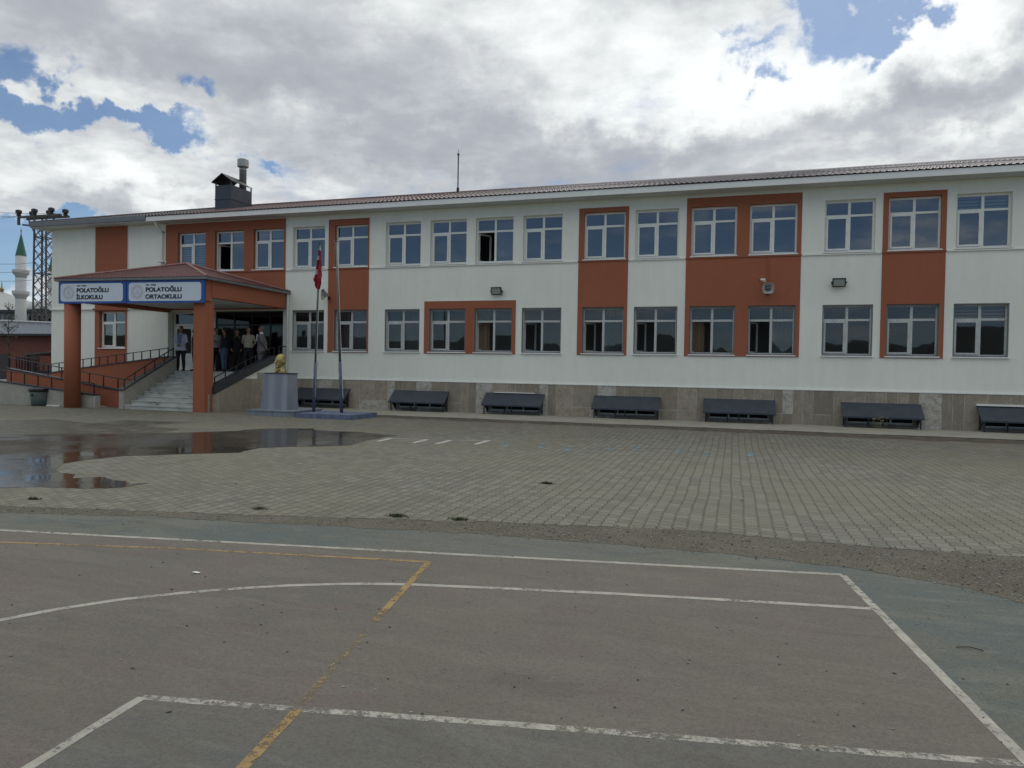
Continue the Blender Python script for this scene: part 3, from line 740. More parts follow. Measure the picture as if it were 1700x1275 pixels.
# plinth with basement openings
bas = [(a+.12, b_-.12, .22, .80) for a, b_ in hood_x]
pl = MB()
holes_sheet(-17.75, XR, .05, 1.24, bas, -.03, pl)
for x0, x1, z0, z1 in bas:
    pl.quad((x0, -.03, z0), (x0, -.03, z1), (x0, .2, z1), (x0, .2, z0)).quad((x1, -.03, z0), (x1, .2, z0), (x1, .2, z1), (x1, -.03, z1)).quad((x0, -.03, z0), (x0, .2, z0), (x1, .2, z0), (x1, -.03, z0))
pl.quad((-17.75, -.03, 1.24), (XR, -.03, 1.24), (XR, 0, 1.24), (-17.75, 0, 1.24))
pl.build('plinth', TRAV, B)
mo = MB(); mo.box(-17.75, XR, -.045, -.001, 1.243, 1.275); mo.build('plinth_drip', TRIM, B)
for x0, x1, z0, z1 in bas:
    m = MB(); n = 3
    for i in range(n+1):
        xx = x0+(x1-x0)*i/n; m.box(xx-.025, xx+.025, .02, .06, z0, z1)
    m.box(x0, x1, .021, .059, z0, z0+.05).box(x0, x1, .021, .059, z1-.05, z1)
    f = m.build('basement_window', PVCLOW, B)
    m = MB(); m.quad((x0, .055, z0), (x1, .055, z0), (x1, .055, z1), (x0, .055, z1)); m.build('pane', mat('basement_glass', (.008, .009, .012), .7, spec=.15), f)
# interior
rm = MB()
for z in (FZ0-.01, 4.78): rm.box(XL+.02, XR-.02, .52, 12.9, z-.15, z)
rm.box(XL+.02, XR-.02, .30, 12.9, EZ-.05, EZ-.01)
rm.box(XL+.02, XR-.02, 6.4, 6.5, FZ0, EZ-.06)
for x in (-29.9, -23.95, -17.78, -13.6, -5.65, -1.75, 2.15, 8.4):
    rm.box(x, x+.12, .26 if x not in (-17.78, -23.95) else .5, 6.39, FZ0+.0, 4.62); 
    rm.box(x, x+.12, .26, 6.39, 4.79, EZ-.06)
rm.box(XL+.02, -23.72, .26, .50, 4.63, 4.78).box(-17.8, XR-.02, .26, .50, 4.63, 4.78).box(-23.72, -17.8, .52, .8, 4.07, 4.62)
rm.build('room_walls', ROOM, B)

def mesh_obj(name, mb, m, parent, smooth=False): return mb.build(name, m, parent, smooth, loc=(0, 0, 0))
def window_meshes(low):
    """local meshes around the opening's lower centre; y=0 is the wall face"""
    h = (LZ if low else UZ)[1]-(LZ if low else UZ)[0]; w2 = .75; fy0, fy1 = .15, .22
    fr_ = MB(); t_ = h*.705
    fr_.box(-w2, -w2+.065, fy0, fy1, 0, h).box(w2-.065, w2, fy0, fy1, 0, h).box(-w2+.065, w2-.065, fy0, fy1, h-.075, h).box(-w2+.065, w2-.065, fy0, fy1, 0, .075)
    fr_.box(-.04, .04, fy0-.004, fy1, .075, h-.075).box(-w2+.065, -.04, fy0-.004, fy1, t_-.035, t_+.035).box(.04, w2-.065, fy0-.004, fy1, t_-.035, t_+.035)
    sash = MB(); a, b_, c, d = -w2+.067, -.042, .077, t_-.037; s_ = .055
    sash.box(a, a+s_, fy0-.022, fy0+.03, c, d).box(b_-s_, b_, fy0-.022, fy0+.03, c, d).box(a+s_, b_-s_, fy0-.022, fy0+.03, c, c+s_).box(a+s_, b_-s_, fy0-.022, fy0+.03, d-s_, d)
    sash.box(b_-.035, b_-.02, fy0-.045, fy0-.022, (c+d)/2-.06, (c+d)/2+.06)
    osash = MB(); M_ = Matrix.Translation((a, fy1, 0)) @ Matrix.Rotation(R(62), 4, 'Z'); L = b_-a
    osash.box(0, s_, 0, .05, c, d, 0, M_).box(L-s_, L, 0, .05, c, d, 0, M_).box(s_, L-s_, 0, .05, c, c+s_, 0, M_).box(s_, L-s_, 0, .05, d-s_, d, 0, M_)
    pane = MB(); y = fy0+.03
    for (p, q, r_, s2) in ((-w2+.06, -.035, t_+.03, h-.07), (.035, w2-.06, t_+.03, h-.07), (.035, w2-.06, .07, t_-.03)): pane.quad((p, y, r_), (q, y, r_), (q, y, s2), (p, y, s2))
    spane = MB(); spane.quad((a+s_-.005, fy0+.01, c+s_-.005), (b_-s_+.005, fy0+.01, c+s_-.005), (b_-s_+.005, fy0+.01, d-s_+.005), (a+s_-.005, fy0+.01, d-s_+.005))
    sill = MB(); sill.box(-w2-.03, w2+.03, -.06, fy0, -.035, .0)
    cur = MB(); n = 40
    def curtain(x0, x1, z0, z1, yb=.38):
        m = MB(); pts = [(x0+(x1-x0)*i/n, yb+.035*math.sin(i*1.35)+.01*math.sin(i*3.1)) for i in range(n+1)]
        for p, q in zip(pts[:-1], pts[1:]): m.quad((p[0], p[1], z0), (q[0], q[1], z0), (q[0], q[1], z1), (p[0], p[1], z1))
        return m
    curR = curtain(.02, w2, .02, h); curL = curtain(-w2, -.25, .02, h); curF = curtain(-w2, w2, .02, h)
    bl = MB(); z = h-.04
    while z > h*.05: bl.box(-w2+.02, w2-.02, .30, .305, z-.085, z-.02); z -= .105
    blT = MB(); z = h-.04
    while z > h*.68: blT.box(-w2+.02, w2-.02, .30, .305, z-.085, z-.02); z -= .105
    gr = MB(); r_ = .0020; y = .045
    gr.box(-w2+.005, -w2+.035, y-.015, y+.015, .01, h-.01, 0).box(w2-.035, w2-.005, y-.015, y+.015, .01, h-.01).box(-w2+.035, w2-.035, y-.015, y+.015, .01, .04).box(-w2+.035, w2-.035, y-.015, y+.015, h-.04, h-.01)
    st = .085; x0, x1, z0, z1 = -w2+.035, w2-.035, .04, h-.04
    for sg in (1, -1):
        c0 = -3.0
        while c0 < 3.5:
            # z = sg*x + c0
            pts = []
            for X_ in (x0, x1):
                Z_ = sg*X_+c0
                if z0 <= Z_ <= z1: pts.append((X_, Z_))
            for Z_ in (z0, z1):
                X_ = (Z_-c0)/sg
                if x0 < X_ < x1: pts.append((X_, Z_))
            if len(pts) >= 2 and abs(pts[0][0]-pts[1][0]) > .01: gr.tube([(pts[0][0], y+.004*sg, pts[0][1]), (pts[1][0], y+.004*sg, pts[1][1])], r_, 3, caps=False)
            c0 += st*1.414
    me = lambda mb, nm, m: mb.build(nm, m)
    d = dict(frame=me(fr_, 'window', PVCLOW if low else PVC), sash=me(sash, 'sash', PVCLOW if low else PVC), osash=me(osash, 'open_sash', PVCLOW if low else PVC), pane=me(pane, 'pane', GLASSLOW if low else GLASS),
             spane=me(spane, 'sash_pane', GLASSLOW if low else GLASS), sill=me(sill, 'sill', TRIM), curR=me(curR, 'curtain', CURTAIN), curL=me(curL, 'curtain', CURTBROWN), curF=me(curF, 'curtain', CURTAIN),
             bl=me(bl, 'blind', BLIND), blT=me(blT, 'blind', BLIND), grille=me(gr, 'security_grille', GREYMETAL))
    return d
WU, WL = window_meshes(False), window_meshes(True)
def clone(o, parent, loc=(0, 0, 0)):
    c = o.copy(); COL.objects.link(c); c.parent = parent; c.location = loc; return c
def window(kit, x, z, items, low):
    f = clone(kit['frame'], B, Vector((x, 0, z))-B.location)
    base = ['pane', 'sill'] + (['osash'] if 'open' in items else ['sash', 'spane']) + (['grille'] if low else [])
    for nme in base+[i for i in items if i != 'open']: clone(kit[nme], f)
up_it = {0: ['bl'], 1: ['open'], 2: ['blT'], 3: ['curR'], 7: ['open', 'curR'], 11: ['curL'], 9: [], 15: ['blT'], 12: [], 13: []}
lo_it = {3: ['curR'], 4: ['curF'], 5: ['curR'], 7: ['open', 'curL'], 8: ['open'], 9: ['open', 'curR'], 10: ['open'], 11: ['open', 'curL'], 12: ['open', 'curR'], 13: [], 14: [], 15: ['blT'], 16: ['curF']}
for i, x in enumerate(UPX): window(WU, x, UZ[0], up_it.get(i, []), False)
for i, x in enumerate(LOX): window(WL, x, LZ[0], lo_it.get(i+3, []), True)
f = clone(WU['frame'], B, Vector((-26.8, 0, 2.43))-B.location); f.scale = (1, 1, 1.65/1.69)
for nme in ('pane', 'sill', 'sash', 'spane'): clone(WU[nme], f)
for d in (WU, WL):
    for o in d.values(): bpy.data.objects.remove(o)

# entrance door unit and dark glazed wall in the recess
dm = MB(); Yd = .30
dx0, dx1 = -23.66, -21.45
for a, b_, c, d in ((dx0, dx0+.08, FZ0, 4.04), (dx1-.08, dx1, FZ0, 4.04), (-22.6, -22.5, FZ0, 4.04), (dx0+.08, dx1-.08, 3.42, 3.52), (dx0+.08, dx1-.08, 3.96, 4.04)):
    dm.box(a, b_, Yd, Yd+.07+(.002 if b_-a > 1 else 0), c, d)
dr = dm.build('entrance_door', PVC, B)
lf = MB()
for a, b_ in ((dx0+.085, -22.605), (-22.495, dx1-.085)):
    lf.box(a, a+.1, Yd-.02, Yd+.04, FZ0+.01, 3.41).box(b_-.1, b_, Yd-.02, Yd+.04, FZ0+.01, 3.41).box(a+.1, b_-.1, Yd-.02, Yd+.04, 3.31, 3.41).box(a+.1, b_-.1, Yd-.02, Yd+.04, FZ0+.01, FZ0+.75)
lf.build('door_leaf', PVC, dr)
pn = MB(); pn.quad((dx0, Yd+.02, FZ0), (dx1, Yd+.02, FZ0), (dx1, Yd+.02, 4.0), (dx0, Yd+.02, 4.0)); pn.build('pane', GLASSLOW, dr)
hd = MB(); hd.tube([(-22.72, Yd-.07, 2.35), (-22.72, Yd-.07, 2.75)], .015).tube([(-22.72, Yd-.07, 2.37), (-22.72, Yd-.02, 2.37)], .01).tube([(-22.72, Yd-.07, 2.73), (-22.72, Yd-.02, 2.73)], .01); hd.build('door_handle', BLACKMETAL, dr)
gm = MB()
for x in (-21.43, -20.5, -19.6, -18.7, -17.9): gm.box(x, x+.05, Yd, Yd+.07, FZ0, 4.04)
gm.box(-21.43, -17.84, Yd-.002, Yd+.072, 3.45, 3.50).box(-21.43, -17.84, Yd-.002, Yd+.072, 3.99, 4.05)
gw = gm.build('glazed_wall', BLACKMETAL, B)
pn = MB(); pn.quad((-21.43, Yd+.03, FZ0), (-17.84, Yd+.03, FZ0), (-17.84, Yd+.03, 4.04), (-21.43, Yd+.03, 4.04)); pn.build('pane', GLASSDARK, gw)
ps = MB(); ps.box(-20.9, -20.3, Yd+.10, Yd+.11, 2.9, 3.5).box(-18.6, -18.0, Yd+.10, Yd+.11, 2.2, 3.3).box(-19.9, -19.5, Yd+.10, Yd+.11, 3.1, 3.4); ps.build('notice', mat('notice_paper', (.45, .48, .47), .8), gw)
cm = MB(); cm.box(-23.70, -17.83, -.0, .29, 4.051, 4.06); 

# roof
RX0, RX1, RY0, RY1 = XL-.6, XR+.6, -.6, 13.6
rid = (13.6-.6)/2+.0; RZ = 8.10; RH = 10.16; RYm = 6.5
hipL, hipR = RX0+7.1, RX1-7.1
sf = MB(); sf.box(RX0, RX1, RY0+.02, -.02, EZ-.02, EZ+.03).box(RX0, XL-.02, -.02, 13.6, EZ-.02, EZ+.03)
sf.build('soffit', SOFFIT, B)
fa = MB(); fa.box(-24.35, RX1, RY0-.02, RY0+.02, EZ-.02, 8.085); fa.build('fascia', TRIM, B)
fa = MB(); fa.box(RX0-.02, -24.36, RY0-.06, RY0+.02, EZ+.03, 8.13).box(RX0-.02, RX0+.02, RY0+.02, 13.6, EZ+.0, 8.13); fa.build('wing_fascia', GREYMETAL, B)
def tile_slope(mb, x0, x1, topx0, topx1, y0, z0, y1, z1, per=.183, rows=19):
    """front slope of corrugated metal tiles: waves across, steps down the slope"""
    n = int((x1-x0)/per*4)
    def wav(x): return .022*max(-.35, math.cos(2*PI*x/per))
    for r_ in range(rows):
        s0, s1 = r_/rows, (r_+1)/rows
        ya, yb = y0+(y1-y0)*s0, y0+(y1-y0)*s1; za, zb = z0+(z1-z0)*s0, z0+(z1-z0)*s1
        xa0, xa1 = x0+(topx0-x0)*s0, x1+(topx1-x1)*s0
        step = .020
        prev = None
        m_ = max(2, int((xa1-xa0)/per*4)) if r_ < 3 else max(2, int((xa1-xa0)/per*2))
        for i in range(m_+1):
            x = xa0+(xa1-xa0)*i/m_; wv = wav(x)
            a = (x, ya, za+step+wv); b_ = (x, yb, zb+wv); c = (x, ya, za+wv-.0)
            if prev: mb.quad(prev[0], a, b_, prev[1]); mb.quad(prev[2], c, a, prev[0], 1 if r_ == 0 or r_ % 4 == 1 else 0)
            prev = (a, b_, c)
rf = MB()
tile_slope(rf, RX0, RX1, hipL, hipR, RY0-.05, RZ, RYm, RH)
rf.quad((RX1, RY1, RZ), (RX0, RY1, RZ), (hipL, RYm, RH), (hipR, RYm, RH))
rf.poly([(RX0, RY1, RZ), (RX0, RY0, RZ), (hipL, RYm, RH)]).poly([(RX1, RY0, RZ), (RX1, RY1, RZ), (hipR, RYm, RH)])
rf.tube([(hipL, RYm, RH+.02), (hipR, RYm, RH+.02)], .07, 8).tube([(RX0, RY0, RZ+.04), (hipL, RYm, RH+.03)], .06, 8)
roof = rf.build('roof', [TILE, TILESHADE], B)
un = MB(); un.quad((RX0, RY0-.03, RZ-.012), (RX1, RY0-.03, RZ-.012), (RX1, 13.6, RZ-.012), (RX0, 13.6, RZ-.012)); un.build('eave_board', BLACKMETAL, roof)
# chimney housing with little gable cap and round flue
c0 = atY(357, 330, 3.0).x; cw = .92; cd = 1.5; cz = 10.30
ch = MB(); ch.box(c0, c0+cw, 3.0, 3.0+cd, 8.9, cz); ch.box(c0-.02, c0+cw+.02, 2.98, 3.0+cd+.02, 9.62, 9.66)
for a in (c0, c0+cw-.05):
    for b_ in (3.0, 3.0+cd-.05): ch.box(a, a+.05, b_, b_+.05, cz, cz+.22)
chim = ch.build('chimney', DARKMETAL, B)
cp = MB(); xm = c0+cw/2
for s_ in (-1, 1):
    e = xm+s_*(cw/2+.12); yb = 3.0+cd*.80
    cp.poly([(xm, 2.88, cz+.55), (e, 2.88, cz+.16), (e, yb, cz+.16), (xm, yb, cz+.55)][::s_]); cp.poly([(xm, 2.88, cz+.51), (e, 2.88, cz+.12), (e, yb, cz+.12), (xm, yb, cz+.51)][::-s_])
    cp.quad((xm, 2.88, cz+.51), (e, 2.88, cz+.12), (e, 2.88, cz+.16), (xm, 2.88, cz+.55)); cp.quad((e, 2.88, cz+.12), (e, yb, cz+.12), (e, yb, cz+.16), (e, 2.88, cz+.16))
cp.build('cap', BLACKMETAL, chim)
fx, fy = c0+cw*.55, 3.0+cd*.90
fl = MB(); fl.lathe([(.17, cz-.2), (.17, cz+1.05), (.185, cz+1.06), (.185, cz+1.10), (.17, cz+1.11), (.17, cz+1.2)], (fx, fy, 0), 20)
fl.build('flue', STEEL, chim, True)
fl = MB(); fl.lathe([(.17, cz+1.19), (.27, cz+1.22), (.27, cz+1.56), (.23, cz+1.60), (.02, cz+1.62)], (fx, fy, 0), 20); fl.build('flue_cowl', STEEL, chim)
# lightning rod on the ridge
rb = atY(760, 322, RYm)
lr = thing('lightning_rod', 'thin black lightning rod standing on the roof ridge', 'lightning rod', (rb.x, RYm, RH))
m = MB(); m.tube([(rb.x, RYm, RH), (rb.x, RYm, RH+.25)], .07).tube([(rb.x, RYm, RH+.2), (rb.x, RYm, 11.95)], .032); m.build('mast', BLACKMETAL, lr)
m = MB(); m.ball((rb.x, RYm, 12.0), .06).tube([(rb.x, RYm, 12.0), (rb.x, RYm, 12.25)], [.02, .006]); m.build('tip', BLACKMETAL, lr)
# downpipes
def downpipe(x, z0, z1, m_):
    p = MB(); p.tube([(x, -.5, z1+.25), (x, -.45, z1+.12), (x, -.12, z1-.15), (x, -.09, z1-.4), (x, -.09, z0)], .05, 10); o = p.build('downpipe', m_, B, True)
    c = MB()
    for z in (z0+.6, z0+1.9, z0+3.2): c.box(x-.06, x+.06, -.15, -.001, z, z+.03)
    c.build('bracket', GREYMETAL, o)
downpipe(-23.97, 4.3, 7.68, WHITE)
p = MB(); xq = -17.56; p.tube([(xq, -.1, 4.72), (xq, -.09, 4.6), (xq, -.09, .15)], .045, 10); p.build('downpipe', TRIM, B, True)
# loudspeaker cable conduit
p = MB(); xa, xb = atY(1272, 460).x, atY(1276.5, 460).x
p.box(xa-.008, xa+.008, -.032, -.019, 4.75, 5.67).box(xb-.008, xb+.008, -.032, -.019, 4.75, 5.67); p.build('cable_conduit', ORANGE, B)

# ------------------------------------------------------------------ things fixed to the facade
def floodlight(px, py, label):
    c = atY(px, py, -.16); t = thing('floodlight', label, 'floodlight', (c.x, -.02, c.z), 'black floodlights on the facade')
    m = MB(); M_ = Matrix.Translation((c.x, -.16, c.z)) @ Matrix.Rotation(R(18), 4, 'X')
    m.box(-.20, .20, -.03, .03, -.14, .14, 0, M_); m.build('housing', RUBBER, t)
    m = MB(); m.box(-.165, .165, -.036, -.031, -.105, .105, 0, M_); m.build('lamp_glass', mat('lamp_glass', (.33, .35, .33), .25), t)
    m = MB(); m.box(-.23, -.20, -.02, .02, -.03, .03, 0, M_).box(.20, .23, -.02, .02, -.03, .03, 0, M_).box(c.x-.22, c.x+.22, -.05, -.02, c.z-.02, c.z+.02).box(c.x+.205, c.x+.225, -.16, -.03, c.z-.015, c.z+.015).box(c.x-.225, c.x-.205, -.16, -.03, c.z-.015, c.z+.015); m.build('bracket', RUBBER, t)
floodlight(824, 483, 'small black floodlight on the white wall above the orange-framed lower window pair')
floodlight(1393, 469, 'small black floodlight on the white wall at right between two orange panels')
HORN = mat('horn_plastic', (.30, .30, .27), .5, var=.1)
def horn(px, py, label, ang, s=1.0, back=-.3):
    c = atY(px, py, back); t = thing('horn_loudspeaker', label, 'loudspeaker', (c.x, -.02, c.z), 'horn loudspeakers on the facade')
    M_ = Matrix.Translation((c.x, back, c.z)) @ Matrix.Rotation(ang, 4, 'Z') @ Matrix.Rotation(R(90), 4, 'X') @ Matrix.Scale(s, 4)
    def rr_(r_, z, n=20):  # rounded square ring
        out = []
        for j in range(n):
            th = 2*PI*j/n; cc, ss = math.cos(th), math.sin(th); q = (abs(cc)**4+abs(ss)**4)**(-.25)
            out.append(M_ @ Vector((r_*q*cc, r_*q*ss, z)))
        return out
    m = MB(); rings = [rr_(.05, -.16), rr_(.07, -.08), rr_(.12, .0), rr_(.20, .07), rr_(.215, .08), rr_(.20, .085), rr_(.12, .015), rr_(.07, -.06)]
    for a, b_ in zip(rings[:-1], rings[1:]):
        for j in range(20): m.quad(a[j], a[(j+1) % 20], b_[(j+1) % 20], b_[j])
    m.build('horn', HORN, t, True)
    m = MB(); m.ball(tuple(M_ @ Vector((0, 0, .0))), .055*s); m.tube([M_ @ Vector((0, 0, .0)), M_ @ Vector((0, 0, -.12))], .07*s); m.build('driver', mat('speaker_core', (.14, .14, .13), .4), t, True)
    m = MB(); m.tube([M_ @ Vector((0, 0, -.14)), (c.x, -.03, c.z-.10)], .02).box(c.x-.05, c.x+.05, -.05, -.02, c.z-.17, c.z-.05); m.build('bracket', BLACKMETAL, t)
horn(1275, 479, 'grey square horn loudspeaker on the wide orange panel below a cable', R(4), .85)
horn(539, 489, 'grey round horn loudspeaker facing left beside the flag', R(-38), 1.0, -.35)
def cctv(px, py, label, ln=.16):
    c = atY(px, py, -.12); t = thing('security_camera', label, 'camera', (c.x, -.02, c.z), 'small white security cameras')
    m = MB(); m.tube([(c.x-.10, -.24, c.z-.03), (c.x+.05, -.10, c.z)], .04, 10); m.build('housing', TRIM, t, True)
    m = MB(); m.tube([(c.x-.105, -.245, c.z-.031), (c.x-.11, -.25, c.z-.032)], .03, 10); m.build('lens', RUBBER, t)
    m = MB(); m.tube([(c.x+.04, -.10, c.z), (c.x+.05, -.02, c.z-.02)], .018).box(c.x, c.x+.1, -.03, -.02, c.z-.07, c.z+.03); m.build('bracket', TRIM, t)
cctv(270, 434, 'small white security camera at the top left corner of the entrance')
cctv(1267, 464, 'small white security camera just above the square loudspeaker')

# sloped metal hoods over the basement windows
HOODN = ['dark metal hood over the basement window behind the flagpoles', 'dark sloped basement window hood, first one right of the flagpoles', 'dark basement window hood under the orange-framed lower window pair',
         'dark basement window hood left of the double-width orange panel, under the narrow orange panel', 'dark basement window hood below the square loudspeaker',
         'dark basement window hood with dry weeds growing under it', 'dark basement window hood with a white strip on top, at the right edge']
for i, (x0, x1) in enumerate(hood_x):
    t = thing('window_hood', HOODN[i], 'window hood', ((x0+x1)/2, -.3, .13), 'dark hoods over the basement windows')
    yF, zT, zF = -.56, .885, .46; ex = .07
    m = MB(); T = .03
    m.prism([(x0-ex, -.032, zT), (x0-ex, yF, zF), (x0-ex, yF, zF-.05), (x0-ex, yF+.025, zF-.05), (x0-ex, yF+.025, zF-.02), (x0-ex, -.032, zT-.035)], (x1-x0+2*ex, 0, 0))
    m.build('lid', DARKMETAL, t)
    for s_, xx in ((1, x0), (-1, x1)):
        m = MB(); xa = xx if s_ > 0 else xx-.03
        m.prism([(xa, -.034, zT-.06), (xa, -.46, zF+.08), (xa, -.46, .46), (xa, -.034, .13)], (.03, 0, 0)); m.build('side_panel', BLACKMETAL, t)
        m = MB(); xa = xx if s_ > 0 else xx-.04
        m.box(xa, xa+.04, -.50, -.46, .10, zF+.02); m.build('leg', BLACKMETAL, t)
    m = MB(); m.box(x0+.04, x1-.04, -.49, -.47, .19, .215).box((x0+x1)/2-.02, (x0+x1)/2+.02, -.49, -.465, .19, zF).box(x0+.7, x0+.74, -.2, -.17, .13, zF+.2); m.build('rail', BLACKMETAL, t)
    if i in (2, 6):
        m = MB(); m.box(x0+(.3 if i == 2 else -.08), x1-(.3 if i == 2 else -.08), -.09, -.034, zT-.0+.002, zT+.06 if i == 6 else zT+.03); m.build('flashing', TRIM, t)
m = MB()
for j in range(14):
    x = random.gauss(4.35, .10); y = -.66+random.uniform(-.06, .05); h = random.uniform(.08, .33); q = Vector((x, y, .13)); pts = [q]
    for s_ in range(3): q = q+Vector((random.uniform(-.05, .05), random.uniform(-.04, .03), h/3)); pts.append(q)
    m.tube(pts, [.006, .005, .004, .003], 3)
    m.poly([q, q+Vector((.04, 0, .02)), q+Vector((.02, .01, .05))]).poly([q, q+Vector((-.04, 0, .01)), q+Vector((-.02, .01, .04))])
tag(m.build('dry_weed', mat('dry_plant', (.20, .17, .10), .9)), 'dry straggly weed growing under the basement hood', 'weed')

# ------------------------------------------------------------------ entrance canopy
FL = Vector((-23.78, -5.15, 0)); FR_ = Vector((-17.62, -4.75, 0))
CZ0, CZ1 = 4.10, 4.72
T_ = thing('entrance_canopy', 'entrance canopy with red hipped metal roof, orange beams and two columns', 'canopy', (-20.7, -2.5, GZ))
fd = (FR_-FL).normalized(); fn_ = Vector((fd.y, -fd.x, 0))   # outward (towards -Y)
def V(p, z): return (p.x, p.y, z)
bm_ = MB()
bm_.prism([V(FL, 3.98), V(FR_, 3.98), V(FR_-fn_*.3, 3.98), V(FL-fn_*.3, 3.98)], (0, 0, CZ1-3.98))
bm_.prism([(-17.62, -4.45, 4.12), (-17.62, -.02, 4.12), (-17.92, -.02, 4.12), (-17.92, -4.45, 4.12)][::-1], (0, 0, CZ1-4.12))
bm_.prism([(-23.78, -4.84, 4.0), (-23.78, -.075, 4.0), (-23.50, -.075, 4.0), (-23.50, -4.84, 4.0)], (0, 0, CZ1-4.0))
bm_.build('beam', ORANGE, T_)
cl = MB(); cl.box(-23.49, -17.93, -4.5, -.02, 4.16, 4.24); cl.build('ceiling', SOFFIT, T_)
ov = .14
E = [Vector((-23.78-ov, -5.15-ov, 0)), Vector((-17.62+ov, -4.75-ov, 0)), Vector((-17.62+ov, -.03, 0)), Vector((-23.78-ov, -.03, 0))]
ap = Vector((-20.13, -2.88, 5.60)); zE = 4.80
rm_ = MB()
def ribbed(a, b_, apex):
    n = int((b_-a).length/.16)
    for i in range(n):
        p, q = a+(b_-a)*i/n, a+(b_-a)*(i+1)/n; mid = (p+q)/2
        p3, q3, m3 = Vector((p.x, p.y, zE)), Vector((q.x, q.y, zE)), Vector((mid.x, mid.y, zE+.022))
        rm_.poly([p3, m3, apex+(p3-apex)*.02]); rm_.poly([m3, q3, apex+(q3-apex)*.02])
for i in range(4): ribbed(E[i], E[(i+1) % 4], ap)
rm_.build('roof', CANTILE, T_)
rh = MB()
for e in E: rh.tube([Vector((e.x, e.y, zE+.02)), ap+Vector((0, 0, .02))], .05, 6)
rh.build('hip_ridge', mat('ridge_metal', (.24, .12, .105), .5, var=.3), T_)
fc = MB()
for i in range(4):
    a, b_ = E[i], E[(i+1) % 4]; d = (b_-a).normalized(); nn = Vector((d.y, -d.x, 0))*.02
    fc.prism([V(a, zE-.09), V(b_, zE-.09), V(b_-nn, zE-.09), V(a-nn, zE-.09)], (0, 0, .085))
fc.poly([V(e, zE-.088) for e in E][::-1])
fc.build('fascia', GREYMETAL, T_)
cl = MB(); ccx = Vector((-23.45, -4.92, 0)); cl.lathe([(.27, GZ), (.27, 3.98)], ccx, 28); o = cl.build('column', ORANGE, T_, True)
o.data.polygons[-1].use_smooth = False
cl = MB(); cl.box(-18.17, -17.68, -4.72, -4.28, GZ, 4.0); cl.build('column', ORANGE, T_)
cl = MB(); cl.box(-17.675, -17.64, -4.56, -4.50, GZ, .7); cl.build('corner_strip', CONC, T_)

